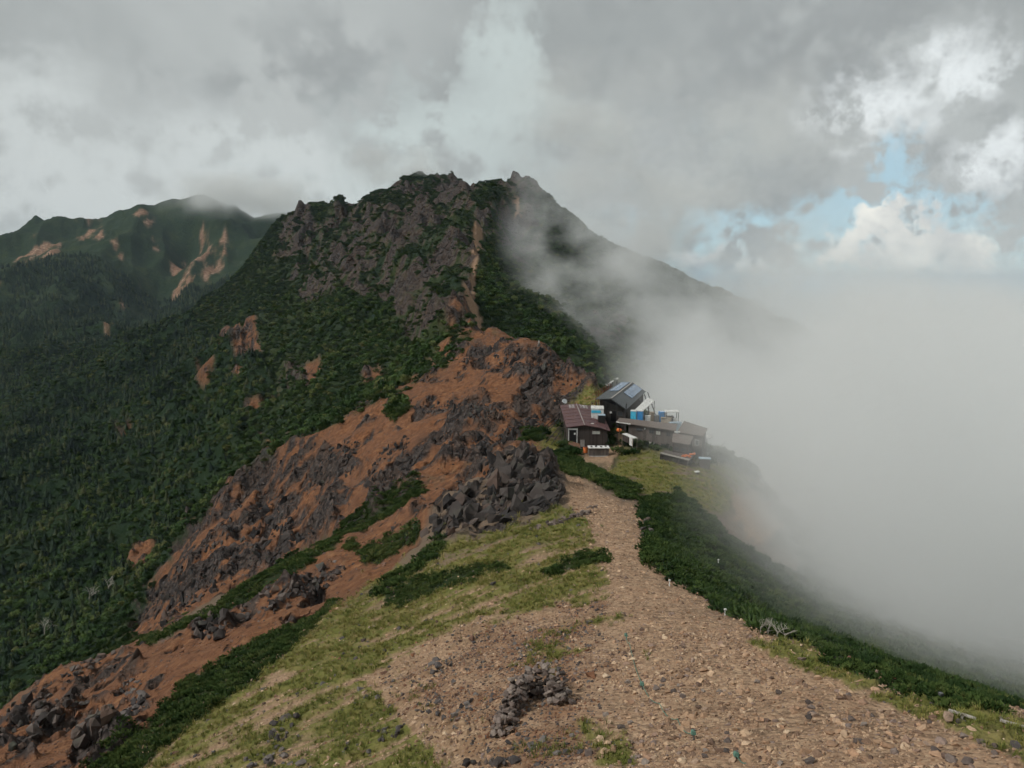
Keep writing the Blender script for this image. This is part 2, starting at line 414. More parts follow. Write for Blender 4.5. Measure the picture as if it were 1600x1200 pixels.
PINES = {
 'crest':  [(205,1006),(330,952),(430,882),(520,842),(545,826),(512,865),(430,915),(330,965),(240,1002)],
 'long':   [(120,1210),(230,1120),(300,1055),(400,995),(500,955),(540,930),(480,992),(400,1062),(330,1112),(250,1172),(205,1210)],
 'gap':    [(578,932),(640,880),(690,838),(700,848),(680,872),(640,905),(600,937)],
 'upper':  [(535,826),(590,786),(650,760),(664,766),(640,787),(590,812),(548,832)],
 'mound':  [(842,895),(900,872),(948,864),(953,878),(900,888),(850,902)],
 'edge':   [(1003,862),(1012,812),(1060,835),(1110,885),(1160,925),(1210,970),(1262,1006),(1200,992),(1120,948),(1050,905),(1010,880)],
 'hut':    [(828,706),(880,704),(930,730),(1000,768),(992,786),(940,762),(880,736),(842,722)],
 'slope':  [(1003,782),(1060,768),(1130,830),(1190,890),(1240,960),(1180,930),(1090,865),(1020,812)],
 'fringe': [(1285,1018),(1400,1058),(1500,1088),(1572,1114),(1565,1124),(1480,1106),(1380,1076),(1290,1034)],
 'tuft':   [(816,674),(845,668),(848,682),(818,685)],
 'lower':  [(560,862),(640,825),(660,835),(600,868),(566,880)],
 'isle':   [(540,856),(556,838),(565,842),(550,862)],
 'rim':    [(605,652),(612,628),(632,622),(640,640),(620,660)],
 'band':   [(600,935),(660,905),(780,878),(800,884),(700,920),(640,945),(600,952)],
}
PD = {'crest': (80, 130), 'long': (30, 85), 'gap': (40, 110), 'upper': (80, 150), 'mound': (45, 70), 'edge': (30, 85), 'hut': (85, 150), 'slope': (40, 130), 'fringe': (18, 40), 'tuft': (110, 170), 'lower': (60, 130), 'isle': (70, 130), 'rim': (150, 260), 'band': (30, 80)}

c_right = cover(RIGHT, 0, 5)
c_fore = cover(FORE, 2)
c_peak = cover(ROCKPEAK, 2, 14)
c_bowl = np.maximum(cover(REDBOWL, 1), cover(REDMID, 1, 6))
c_brock = cover(BOWLROCK, 2, 14)
c_gul = cover(GULLY, 1)
c_grock = np.maximum(cover(GULLYROCK, 1), cover(ROCKMID, 1, 14))
c_path = cover(PATH, 2, 10)
c_grass = np.maximum(cover(GRASS[:1], 7, 26), cover(GRASS[1:], 2, 10))
c_rim = cover(GREENRIM, 1, 6)
c_far = cover(REDFAR, 0, 4)
c_trail = cover(RIDGEPATH, 0, 3)
c_frock = cover(FLANKROCK, 2, 14)
c_pine = np.zeros_like(XX)
PINEW = {}
for k, pts in PINES.items():
    PINEW[k] = cover([(pts, *PD[k])], 0, 6)
    c_pine = np.maximum(c_pine, PINEW[k])

# patchiness
nA = fbm(XX, DD, 26, 4, 21); nB = fbm(XX, DD, 9, 4, 31); nC = fbm(XX, DD, 3.2, 4, 41); nD = fbm(XX, DD, 70, 4, 51)
# rock bands in the bowl run down the fall line
w_rock = np.zeros_like(XX)
w_rock = np.maximum(w_rock, c_peak * sstep(nA * .8 + nD * .6 + nB * .7, -.14, .12))
w_rock = np.maximum(w_rock, c_bowl * sstep(nB + .6 * nC + .2 * c_brock, .20, .34))
w_rock = np.maximum(w_rock, np.maximum(c_brock * c_bowl, 0) * sstep(nB + .6 * nC, -.24, -.02))
w_rock = np.maximum(w_rock, c_gul * sstep(nB * .6 + .8 * nC, .24, .36))
w_rock = np.maximum(w_rock, c_grock * sstep(nC + .5 * nB, -.18, .02))
w_rock = np.maximum(w_rock, c_frock * sstep(nA + nB, -.05, .12))
w_scree = np.clip(np.maximum.reduce([c_bowl, c_gul, c_trail]) , 0, 1)
w_path = np.clip(np.maximum(c_path, 0), 0, 1)
w_far = c_far * sstep(fbm(XX + DD * .12, DD * .22, 30, 4, 71, .6), -.16, .10)
streak = fbm(XX * .078 + DD * .028, DD * .72 - XX * .25, 1.0, 4, 131, .55)
w_grass = c_grass * sstep(nB * .7 + .5 * nC + .9 * streak, -.38, -.02)
near = sstep(DD, 75, 55)
w_path = np.maximum(w_path, near * (1 - w_scree) * .9) * (1 - c_right)
c_band = cover(GRASS[1:6], 1, 8)
w_grass = np.maximum(w_grass * (1 - .93 * sstep(c_path, .5, .9)), c_band * sstep(nC, -.2, .1))
w_pine = np.maximum(c_pine, c_rim * sstep(nB, -.2, .0))
green = sstep(DD, 95, 130) * (1 - np.maximum.reduce([c_bowl, c_gul, c_path, c_grass]))
w_pine = np.maximum(np.maximum(w_pine, green), c_right * sstep(nB, -.35, -.15))
w_grass = np.maximum(w_grass, c_right * (1 - w_pine))
w_pine = w_pine * (1 - c_trail)
w_path = np.maximum(w_path, c_trail)
w_pine = np.where(c_peak > .5, np.minimum(w_pine, 1 - w_rock * .95), w_pine)
w_pine = w_pine * (1 - np.maximum(c_frock, c_grock * (DD > 200)) * w_rock)
brown = cover([([(600,1090),(700,1000),(860,950),(950,940),(950,1060),(930,1200),(780,1230),(690,1120)], 12, 60)], 14, 55)
w_scree = np.maximum(w_scree * (1 - .75 * c_trail), brown * .5 * sstep(nC + .5 * nB, -.3, .2) * near)
w_fore = np.maximum(c_fore, .85 * sstep(DD, 900, 1050) * sstep(nD + .5 * nA, -.45, .1)) * (1 - np.maximum(c_bowl, w_far)) * sstep(nB, -.52, -.42)

# ---------------------------------------------------------------- relief
relief = np.zeros_like(XX)
gs = DD * .0028                               # spacing of the lattice
def gblur(m, n):
    for _ in range(n):
        p = np.pad(m, 1, mode='edge')
        m = (p[:-2, 1:-1] + p[2:, 1:-1] + p[1:-1, :-2] + p[1:-1, 2:] + p[1:-1, 1:-1]) / 5
    return m
wr = gblur(w_rock, 4); ws = gblur(w_scree, 3)
rough = .035 + .05 * wr + .03 * ws + .02 * w_pine - .012 * w_path * (DD < 130)
lam = 240.0
k = 0
while lam > .3:
    amp = sstep(lam / DD, .34, .16) * sstep(lam / gs, 2.0, 5.0)
    if amp.max() > 0:
        n = perlin(XX / lam + 3.7 * k, DD / lam + 1.9 * k, 60 + k)
        rg = 1 - 2.2 * np.abs(perlin(XX / lam * 1.25 + DD / lam * .35 + 1.3 * k, DD / lam * .75 - 2.7 * k, 90 + k))
        relief += amp * lam * (rough * n * .55 + (wr * (.16 + .16 * (lam < 14)) + .05 * ws * (lam > 2) + (.05 + .05 * (lam > 12)) * (DD > 250) * (1 - .7 * c_peak * (lam > 45)) + .10 * c_peak * (lam < 45)) * (rg - .45) * .6)
    lam *= .55
    k += 1
# spurs and gullies down the wooded valley side, ravines of the far mountain, runnels of the peak
sp_ = .87 * XX - .5 * DD
al_ = .5 * XX + .87 * DD
spur = 1 - 2 * np.abs(perlin(sp_ / 120 + .25 * perlin(al_ / 90, sp_ / 90, 141), al_ / 420, 142)) + .5 * (1 - 2 * np.abs(perlin(sp_ / 52, al_ / 230, 143)))
relief += (spur - .7) * 21 * sstep(DD, 230, 380) * sstep(DD, 1150, 950) * np.maximum(c_fore, .5 * (PXX < 620) * (1 - c_peak))
rav = 1 - 2 * np.abs(perlin((XX + .25 * DD) / 210, DD / 620, 151)) + .5 * (1 - 2 * np.abs(perlin((XX + .25 * DD) / 85, DD / 330, 152)))
relief += (rav - .7) * 34 * sstep(DD, 1000, 1300) * sstep(PYY, 318, 372)
run = 1 - 2 * np.abs(perlin((XX + .2 * DD) / 26 + .3 * perlin(XX / 30, DD / 30, 161), DD / 120, 162)) + .5 * (1 - 2 * np.abs(perlin((XX + .2 * DD) / 11, DD / 60, 163)))
relief += (run - .7) * 5.5 * c_peak * sstep(PYY, 285, 330)
relief *= 1 - .85 * sstep(c_path, .3, .8) * (DD < 140)
ZZ = ZZ + relief
# rill-like furrows on the red scree, running down towards the left
fur = perlin((XX * .35 + DD) / 7, (XX - DD * .35) / 26, 79) * 1.3 + perlin((XX * .35 + DD) / 2.6, (XX - DD * .35) / 14, 77) * .55 + perlin((XX * .35 + DD) / 1.2, (XX - DD * .35) / 8, 78) * .2
ZZ += fur * np.maximum(c_bowl, c_gul * .5) * sstep(DD, 45, 110) * (1 - sstep(DD, 300, 400))
# terraces of turf on the near slope
ZZ += (.22 * sstep(streak, -.1, .25) + .1 * streak) * c_grass * (DD < 95)
# the crag beside the path
for cx, cyy, sx, sy, h in ((1.5, 98, 4.2, 4.0, 5.2), (-4.5, 92, 4.5, 4.5, 3.4), (-9, 89, 3.5, 3.5, 2.0), (4.5, 94, 2.5, 4.0, 2.0)):
    ZZ += h * np.exp(-((XX - cx) / sx) ** 2 - ((DD - cyy) / sy) ** 2)
# level ground for the huts
def level(cx, cyy, rx, ry, z, ang=0.0, soft=.35):
    global ZZ
    c, s = math.cos(ang), math.sin(ang)
    dx, dy = XX - cx, DD - cyy
    a, b = (dx * c + dy * s) / rx, (-dx * s + dy * c) / ry
    w = sstep(np.maximum(np.abs(a), np.abs(b)), 1 + soft, 1)
    ZZ = ZZ * (1 - w) + z * w

_gi = lambda u: np.clip(np.searchsorted(uu, u) - 1, 0, NU - 2)
def ground(x, y):
    """terrain height under (x, y)"""
    x, y = np.asarray(x, float), np.asarray(y, float)
    u, v = x / y, np.log(y)
    i = _gi(u)
    a = np.clip((u - uu[i]) / (uu[i + 1] - uu[i]), 0, 1)
    j0 = np.clip(np.searchsorted(vv, v) - 1, 0, NV - 2)
    b = np.clip((v - vv[j0]) / (vv[j0 + 1] - vv[j0]), 0, 1)
    return ZZ[i, j0] * (1 - a) * (1 - b) + ZZ[i + 1, j0] * a * (1 - b) + ZZ[i, j0 + 1] * (1 - a) * b + ZZ[i + 1, j0 + 1] * a * b

def field(Wt, x, y):
    u, v = x / y, np.log(y)
    i = _gi(u)
    j0 = np.clip(np.searchsorted(vv, v) - 1, 0, NV - 1)
    return Wt[i, j0]

def hit(px, py, dmin=8.0):
    """first ground point that photo pixel (px,py) sees beyond dmin"""
    u, t = map(float, ray(px, py))
    d = np.exp(np.linspace(math.log(dmin), vv[-1], 3000))
    g = ground(u * d, d) >= t * d
    k = int(np.argmax(g))
    D = d[k] if g.any() else d[-1]
    return Vector((u * D, D, float(ground(u * D, D))))

def at(px, py, D):
    """point at distance D in the direction of photo pixel (px,py)"""
    u, t = map(float, ray(px, py))
    return Vector((u * D, D, t * D))
# ================================================================ MATERIALS
def new_mat(name):
    m = bpy.data.materials.new(name)
    m.use_nodes = True
    m.node_tree.nodes.clear()
    return m, NT(m.node_tree), m.node_tree

def ramp(add, fac, stops):
    n = add('ShaderNodeValToRGB', fac)
    e = n.color_ramp.elements
    while len(e) < len(stops):
        e.new(0.5)
    for el, (p, c) in zip(e, stops):
        el.position = p; el.color = (*c, 1)
    return n.outputs[0]

def mixc(add, nt, f, a, b, mode='MIX'):
    n = add('ShaderNodeMix', data_type='RGBA', blend_type=mode)
    for s, v in ((n.inputs[0], f), (n.inputs[6], a), (n.inputs[7], b)):
        if hasattr(v, 'links'):
            nt.links.new(v, s)
        else:
            s.default_value = (*v, 1) if isinstance(v, tuple) else v
    return n.outputs[2]

def finish(add, nt, col, rough=.9, normal=None, spec=.2, metal=0.0, **kw):
    b = add('ShaderNodeBsdfPrincipled')
    for k, v in (('Base Color', col), ('Roughness', rough), ('Specular IOR Level', spec), ('Metallic', metal), ('Normal', normal)):
        if v is None:
            continue
        if hasattr(v, 'links'):
            nt.links.new(v, b.inputs[k])
        else:
            b.inputs[k].default_value = (*v, 1) if isinstance(v, tuple) else v
    add('ShaderNodeOutputMaterial', b.outputs[0])
    return b

def mat_terrain():
    m, A, nt = new_mat('mountain_ground')
    co = A('ShaderNodeTexCoord').outputs['Object']
    def noise(sc, det=4., r=.55, dist=0.):
        return A('ShaderNodeTexNoise', co, sock={'Scale': sc, 'Detail': det, 'Roughness': r, 'Distortion': dist}).outputs[0]
    a = A('ShaderNodeSeparateColor', A('ShaderNodeAttribute', attribute_name='cover_a').outputs['Color']).outputs
    b = A('ShaderNodeSeparateColor', A('ShaderNodeAttribute', attribute_name='cover_b').outputs['Color']).outputs
    fine, mid, big, huge = noise(6.0, 5, .65), noise(.9, 5, .6), noise(.12, 5, .6), noise(.02, 5, .6)
    vor = A('ShaderNodeTexVoronoi', co, sock={'Scale': 5.0}).outputs
    vor2 = A('ShaderNodeTexVoronoi', co, sock={'Scale': 1.1}).outputs
    vsep = A('ShaderNodeSeparateColor', vor['Color']).outputs[0]
    path = ramp(A, fine, [(.3, (.17, .11, .072)), (.5, (.31, .21, .135)), (.7, (.44, .32, .21))])
    path = mixc(A, nt, .45, path, ramp(A, vsep, [(.0, (.16, .10, .07)), (.5, (.34, .225, .145)), (1., (.48, .34, .225))]))
    path = mixc(A, nt, ramp(A, mid, [(.42, (0, 0, 0)), (.62, (.6, .6, .6))]), path, (.24, .15, .095))
    scree = ramp(A, mid, [(.3, (.085, .038, .021)), (.5, (.175, .078, .038)), (.72, (.28, .145, .073))])
    scree = mixc(A, nt, ramp(A, big, [(.35, (0, 0, 0)), (.65, (.75, .75, .75))]), scree, (.125, .066, .042))
    crk = A('ShaderNodeTexVoronoi', A('ShaderNodeVectorMath', co, A('ShaderNodeVectorMath', A('ShaderNodeTexNoise', co, sock={'Scale': .25, 'Detail': 3.}).outputs['Color'], operation='SCALE', sock={'Scale': 6.}).outputs[0], operation='ADD').outputs[0], feature='DISTANCE_TO_EDGE', sock={'Scale': .22}).outputs[0]
    rock = ramp(A, mid, [(.25, (.022, .020, .021)), (.5, (.056, .048, .046)), (.75, (.125, .105, .092))])
    rock = mixc(A, nt, ramp(A, big, [(.4, (0, 0, 0)), (.7, (.6, .6, .6))]), rock, (.085, .056, .04))
    grass = ramp(A, mid, [(.3, (.075, .085, .022)), (.5, (.14, .14, .04)), (.7, (.2, .17, .065))])
    grass = mixc(A, nt, ramp(A, fine, [(.5, (0, 0, 0)), (.75, (.5, .5, .5))]), grass, (.19, .15, .085))
    pine = ramp(A, A('ShaderNodeMath', mid, big, operation='ADD').outputs[0], [(.62, (.005, .013, .008)), (.8, (.012, .026, .012)), (.98, (.034, .046, .017))])
    pine = mixc(A, nt, ramp(A, huge, [(.4, (0, 0, 0)), (.65, (.6, .6, .6))]), pine, (.007, .020, .013))
    fore = ramp(A, big, [(.3, (.008, .02, .009)), (.7, (.018, .032, .012))])
    farc = ramp(A, big, [(.3, (.12, .062, .04)), (.55, (.24, .145, .095)), (.75, (.42, .32, .24))])
    fw = A('ShaderNodeAttribute', attribute_name='cover_b').outputs['Alpha']
    col = (.15, .11, .08)
    for w, c in ((a[0], path), (a[1], scree), (b[2], grass), (b[0], pine), (fw, farc), (a[2], rock), (b[1], fore)):
        col = mixc(A, nt, w, col, c)
    # mosses and lichens on rock, pale dust
    h = A('ShaderNodeMath', A('ShaderNodeMath', fine, .06, operation='MULTIPLY').outputs[0], A('ShaderNodeMath', vor['Distance'], -.09, operation='MULTIPLY').outputs[0], operation='ADD').outputs[0]
    h = A('ShaderNodeMath', h, A('ShaderNodeMath', mid, .5, operation='MULTIPLY').outputs[0], operation='ADD').outputs[0]
    h2 = A('ShaderNodeMath', big, 3.0, operation='MULTIPLY').outputs[0]
    h = A('ShaderNodeMath', h, h2, operation='ADD').outputs[0]
    ck = A('ShaderNodeMapRange', crk, 0., .25, -2.2, 0.).outputs[0]
    h = A('ShaderNodeMath', h, A('ShaderNodeMath', ck, a[2], operation='MULTIPLY').outputs[0], operation='ADD').outputs[0]
    bump = A('ShaderNodeBump', sock={'Strength': .9, 'Distance': 1.0, 'Height': h}).outputs[0]
    finish(A, nt, col, .95, bump, .1)
    return m

def mat_simple(name, c, var=.25, rough=.85, scale=3.0, spec=.25, metal=0., dirt=None, bump=.0, rand=0.0, bscale=None):
    """one colour with grain, optional dirt, optional per-object tone"""
    m, A, nt = new_mat(name)
    co = A('ShaderNodeTexCoord').outputs['Object']
    n = A('ShaderNodeTexNoise', co, sock={'Scale': scale, 'Detail': 6., 'Roughness': .6}).outputs[0]
    lo = tuple(x * (1 - var) for x in c); hi = tuple(min(1, x * (1 + var)) for x in c)
    col = ramp(A, n, [(.3, lo), (.7, hi)])
    if dirt:
        n2 = A('ShaderNodeTexNoise', co, sock={'Scale': scale * .35, 'Detail': 8., 'Roughness': .7}).outputs[0]
        col = mixc(A, nt, ramp(A, n2, [(.48, (0, 0, 0)), (.66, (.85, .85, .85))]), col, dirt)
    if rand:
        r = A('ShaderNodeObjectInfo').outputs['Random']
        k = A('ShaderNodeMapRange', r, 0., 1., 1 - rand, 1 + rand).outputs[0]
        col = A('ShaderNodeVectorMath', col, operation='SCALE', sock={'Scale': k}).outputs[0]
    nor = None
    if bump:
        nb = A('ShaderNodeTexNoise', co, sock={'Scale': bscale or scale * 2, 'Detail': 6., 'Roughness': .65}).outputs[0]
        nor = A('ShaderNodeBump', sock={'Strength': .9, 'Distance': bump, 'Height': nb}).outputs[0]
    finish(A, nt, col, rough, nor, spec, metal)
    return m

def mat_leaf(name, stops, attr=None):
    """foliage: tone varies from plant to plant (instance or 'tint' attribute) and by clump"""
    m, A, nt = new_mat(name)
    if attr:
        r = A('ShaderNodeAttribute', attribute_name=attr).outputs['Fac']
    else:
        r = A('ShaderNodeObjectInfo').outputs['Random']
    geo = A('ShaderNodeNewGeometry').outputs['Position']
    n = A('ShaderNodeTexNoise', geo, sock={'Scale': .035, 'Detail': 4.}).outputs[0]
    f = A('ShaderNodeMath', A('ShaderNodeMath', r, .6, operation='MULTIPLY').outputs[0], A('ShaderNodeMath', n, .8, operation='MULTIPLY').outputs[0], operation='ADD').outputs[0]
    f = A('ShaderNodeMath', f, .2, operation='SUBTRACT').outputs[0]
    col = ramp(A, f, stops)
    finish(A, nt, col, .75, None, .15)
    return m

def mat_stone(name, stops, bump=.03, scale=4., lichen=None):
    m, A, nt = new_mat(name)
    tc = A('ShaderNodeTexCoord').outputs['Object']
    r = A('ShaderNodeObjectInfo').outputs['Random']
    off = A('ShaderNodeVectorMath', tc, A('ShaderNodeCombineXYZ', A('ShaderNodeMath', r, 91., operation='MULTIPLY').outputs[0], 0., 0.).outputs[0], operation='ADD').outputs[0]
    n = A('ShaderNodeTexNoise', off, sock={'Scale': scale, 'Detail': 7., 'Roughness': .65}).outputs[0]
    base = ramp(A, r, stops)
    k = A('ShaderNodeMapRange', n, .25, .75, .6, 1.4).outputs[0]
    col = A('ShaderNodeVectorMath', base, operation='SCALE', sock={'Scale': k}).outputs[0]
    if lichen:
        n2 = A('ShaderNodeTexNoise', off, sock={'Scale': scale * .6, 'Detail': 6., 'Roughness': .7}).outputs[0]
        col = mixc(A, nt, ramp(A, n2, [(.55, (0, 0, 0)), (.68, (.8, .8, .8))]), col, lichen)
    nor = A('ShaderNodeBump', sock={'Strength': 1., 'Distance': bump, 'Height': n}).outputs[0]
    finish(A, nt, col, .92, nor, .15)
    return m

M = {}
M['ground'] = mat_terrain()
M['stone_tan'] = mat_stone('tan_gravel', [(0., (.12, .08, .062)), (.3, (.30, .19, .12)), (.55, (.46, .32, .21)), (.75, (.20, .15, .13)), (.88, (.37, .225, .14)), (1., (.56, .43, .30))])
M['stone_wall'] = mat_stone('brown_wall_stone', [(0., (.06, .05, .046)), (.4, (.12, .092, .08)), (.75, (.19, .15, .13)), (1., (.24, .20, .17))], .03, 4., (.17, .16, .14))
M['stone_red'] = mat_stone('red_brown_stone', [(0., (.07, .055, .052)), (.4, (.155, .08, .05)), (.7, (.22, .105, .058)), (1., (.15, .125, .115))])
M['stone_grey'] = mat_stone('grey_rock', [(0., (.052, .046, .046)), (.4, (.085, .075, .072)), (.75, (.13, .115, .108)), (1., (.165, .145, .13))], .12, 1.3, (.19, .185, .165))
M['stone_crag'] = mat_stone('crag_rock', [(0., (.026, .024, .024)), (.5, (.05, .044, .042)), (.85, (.08, .068, .062)), (1., (.10, .066, .052))], .2, .9, (.09, .092, .07))
M['stone_dark'] = mat_stone('dark_crag_rock', [(0., (.036, .032, .031)), (.45, (.075, .064, .060)), (.8, (.125, .104, .092)), (1., (.13, .085, .065))], .15, 1.1, (.105, .11, .085))
M['conifer'] = mat_leaf('conifer_needles', [(.15, (.005, .013, .008)), (.4, (.010, .025, .011)), (.62, (.022, .04, .015)), (.85, (.065, .075, .03))])
M['scrub'] = mat_leaf('scrub_leaves', [(.1, (.016, .038, .010)), (.4, (.032, .065, .016)), (.65, (.06, .095, .024)), (.9, (.125, .125, .042))])
M['dpine'] = mat_leaf('dwarf_pine_needles', [(.1, (.016, .036, .009)), (.4, (.035, .065, .015)), (.65, (.062, .095, .024)), (.9, (.11, .125, .038))], 'tint')
M['dpine_i'] = mat_leaf('creeping_pine_needles', [(.1, (.014, .034, .010)), (.4, (.028, .056, .015)), (.65, (.05, .08, .022)), (.9, (.09, .105, .035))])
M['grass'] = mat_leaf('alpine_grass', [(.1, (.08, .105, .022)), (.4, (.15, .165, .04)), (.65, (.24, .215, .065)), (.9, (.38, .30, .14))])
M['bark'] = mat_simple('bark', (.06, .045, .035), .4, .9, 8)
M['dead'] = mat_simple('bleached_dead_wood', (.36, .33, .29), .3, .9, 8)
# ================================================================ TERRAIN MESHES
def mesh_np(name, co, quads=None, tris=None, smooth=True):
    me = bpy.data.meshes.new(name)
    co = np.asarray(co, np.float32)
    loops, starts, tot, n = [], [], [], 0
    for f, k in ((quads, 4), (tris, 3)):
        if f is None or len(f) == 0:
            continue
        f = np.asarray(f, np.int32)
        loops.append(f.ravel()); starts.append(n + np.arange(len(f)) * k); tot.append(np.full(len(f), k)); n += f.size
    lp = np.concatenate(loops); st = np.concatenate(starts).astype(np.int32)
    me.vertices.add(len(co)); me.vertices.foreach_set('co', co.ravel())
    me.loops.add(len(lp)); me.loops.foreach_set('vertex_index', lp)
    me.polygons.add(len(st)); me.polygons.foreach_set('loop_start', st)
    me.update(calc_edges=True)
    me.polygons.foreach_set('use_smooth', np.full(len(st), smooth))
    me.validate()
    return me

def link(name, me, parent=None, mat=None, kind=None, label=None, cat=None, group=None, loc=None):
    o = bpy.data.objects.new(name, me)
    COL.objects.link(o)
    if mat is not None and me is not None and len(me.materials) == 0:
        me.materials.append(mat)
    if parent:
        o.parent = parent
    if loc is not None:
        o.location = loc
    tag(o, kind, label, cat, group)
    return o

def tag(o, kind=None, label=None, cat=None, group=None):
    for k, v in (('kind', kind), ('label', label), ('category', cat), ('group', group)):
        if v:
            o[k] = v
    return o

def build_terrain():
    idx = np.arange(NU * NV).reshape(NU, NV)
    q = np.stack([idx[:-1, :-1], idx[1:, :-1], idx[1:, 1:], idx[:-1, 1:]], -1).reshape(-1, 4)
    P = np.stack([XX, DD, ZZ], -1).reshape(-1, 3)
    cA = np.stack([w_path, w_scree, w_rock, np.ones_like(w_path)], -1).reshape(-1, 4)
    cB = np.stack([w_pine, w_fore, np.clip(w_grass, 0, 1), w_far], -1).reshape(-1, 4)
    mid = lambda w: w[:-1, :-1].ravel()
    D = mid(DD)
    cls = np.zeros(len(q), int)
    cls[(mid(c_bowl) > .5) | (mid(c_gul) > .5)] = 1
    cls[mid(c_path) > .5] = 2
    cls[(D > 290)] = 3
    cls[(mid(c_fore) > .5) & (D > 150) & (D < 1050)] = 4
    cls[(D > 1000)] = 5
    names = [('ridge_slope', 'rounded mountain ridge of stones, turf and dwarf pine'), ('scree_slope', 'bare red-brown scree slope with dark rock ribs'),
             ('path', 'tan gravel footpath running down the crest'), ('mountain', 'dark craggy mountain with green lower slopes'),
             ('valley_side', 'steep valley side covered by dark forest'), ('far_mountain', 'far blue-green mountain scarred by pale landslips')]
    for k, (nm, lab) in enumerate(names):
        f = q[cls == k]
        used = np.unique(f)
        re = np.zeros(NU * NV, np.int32); re[used] = np.arange(len(used))
        me = mesh_np(nm, P[used], re[f])
        for an, c in (('cover_a', cA), ('cover_b', cB)):
            at_ = me.attributes.new(an, 'FLOAT_COLOR', 'POINT')
            at_.data.foreach_set('color', c[used].astype(np.float32).ravel())
        link(nm, me, None, M['ground'], 'structure', lab)
build_terrain()
VIS = TT * 0
_t = ZZ / DD
_cm = np.maximum.accumulate(_t, axis=1)
HID = _cm - _t                                   # how far below the skyline in front
INF = (PXX > -330) & (PXX < 1930) & (PYY < 1500)

# ---------------------------------------------------------------- lowland far below, out to the horizon
def lowland():
    n = 72
    rs = [1500, 4000, 9000, 20000, 50000, 110000]
    co, qd = [], []
    for i, r in enumerate(rs):
        for k in range(n):
            a = 2 * math.pi * k / n
            co.append((r * math.cos(a), r * math.sin(a), -900 - (0 if i == 0 else 100)))
    for i in range(len(rs) - 1):
        for k in range(n):
            k2 = (k + 1) % n
            qd.append((i * n + k, (i + 1) * n + k, (i + 1) * n + k2, i * n + k2))
    me = mesh_np('lowland', co, qd)
    m, A, nt = new_mat('lowland_fields')
    tc = A('ShaderNodeTexCoord').outputs['Object']
    nz = A('ShaderNodeTexNoise', tc, sock={'Scale': .0006, 'Detail': 6.}).outputs[0]
    finish(A, nt, ramp(A, nz, [(.4, (.10, .14, .11)), (.6, (.22, .23, .19))]), 1., None, 0.)
    link('lowland', me, None, m, 'structure')
lowland()

# ================================================================ SCATTER
def sample(weight, per_m2, dmin, dmax, hid=.03, rng=RNG, jitter=True):
    """random ground points: density per m2 times a weight field"""
    du = np.gradient(uu)[:, None]; dv = np.gradient(vv)[None, :]
    area = DD * DD * du * dv
    lam = area * per_m2 * weight * (DD > dmin) * (DD < dmax) * (HID < hid) * INF
    n = rng.poisson(np.clip(lam, 0, 40))
    i, j = np.nonzero(n)
    i, j = np.repeat(i, n[i, j]), np.repeat(j, n[i, j])
    u = uu[i] + (rng.random(len(i)) - .5) * du[i, 0]
    v = vv[j] + (rng.random(len(i)) - .5) * dv[0, j]
    d = np.exp(v)
    x = u * d
    return np.stack([x, d, ground(x, d)], 1)

def scatter(name, protos, pts, scale, label, tilt=0.15, yaw=None, rng=RNG, flat=None):
    """one 'stuff' object: instances of small meshes on a cloud of points"""
    n = len(pts)
    me = bpy.data.meshes.new(name)
    me.vertices.add(n)
    me.vertices.foreach_set('co', np.asarray(pts, np.float32).ravel())
    rot = np.zeros((n, 3), np.float32)
    rot[:, 2] = rng.random(n) * 6.283 if yaw is None else yaw
    rot[:, :2] = rng.normal(0, tilt, (n, 2))
    sc = np.asarray(scale, np.float32)
    if sc.ndim == 1:
        sc = np.repeat(sc[:, None], 3, 1)
    for an, arr in (('rot', rot), ('scl', sc)):
        t = me.attributes.new(an, 'FLOAT_VECTOR', 'POINT')
        t.data.foreach_set('vector', np.ascontiguousarray(arr, np.float32).ravel())
    t = me.attributes.new('pick', 'INT', 'POINT')
    t.data.foreach_set('value', rng.integers(0, len(protos), n).astype(np.int32))
    o = link(name, me, None, None, 'stuff', label)
    ng = bpy.data.node_groups.new(name + '_scatter', 'GeometryNodeTree')
    ng.interface.new_socket('Geometry', in_out='INPUT', socket_type='NodeSocketGeometry')
    ng.interface.new_socket('Geometry', in_out='OUTPUT', socket_type='NodeSocketGeometry')
    G = NT(ng)
    gi, go = ng.nodes.new('NodeGroupInput'), ng.nodes.new('NodeGroupOutput')
    def attr(nm, ty):
        a = ng.nodes.new('GeometryNodeInputNamedAttribute'); a.data_type = ty; a.inputs[0].default_value = nm
        return a.outputs[0]
    r, s, p = attr('rot', 'FLOAT_VECTOR'), attr('scl', 'FLOAT_VECTOR'), attr('pick', 'INT')
    e2r = ng.nodes.new('FunctionNodeEulerToRotation'); ng.links.new(r, e2r.inputs[0])
    jn = ng.nodes.new('GeometryNodeJoinGeometry')
    for k, pr in enumerate(protos):
        oi = ng.nodes.new('GeometryNodeObjectInfo'); oi.inputs['Object'].default_value = pr
        cmp_ = ng.nodes.new('FunctionNodeCompare'); cmp_.data_type = 'INT'; cmp_.operation = 'EQUAL'
        ng.links.new(p, cmp_.inputs[2]); cmp_.inputs[3].default_value = k
        ip = ng.nodes.new('GeometryNodeInstanceOnPoints')
        ng.links.new(gi.outputs[0], ip.inputs['Points']); ng.links.new(cmp_.outputs[0], ip.inputs['Selection'])
        ng.links.new(oi.outputs['Geometry'], ip.inputs['Instance'])
        ng.links.new(e2r.outputs[0], ip.inputs['Rotation']); ng.links.new(s, ip.inputs['Scale'])
        ng.links.new(ip.outputs[0], jn.inputs[0])
    ng.links.new(jn.outputs[0], go.inputs[0])
    md = o.modifiers.new('scatter', 'NODES'); md.node_group = ng
    return o

def proto(name, me):
    return bpy.data.objects.new(name, me)          # never linked: only a pattern

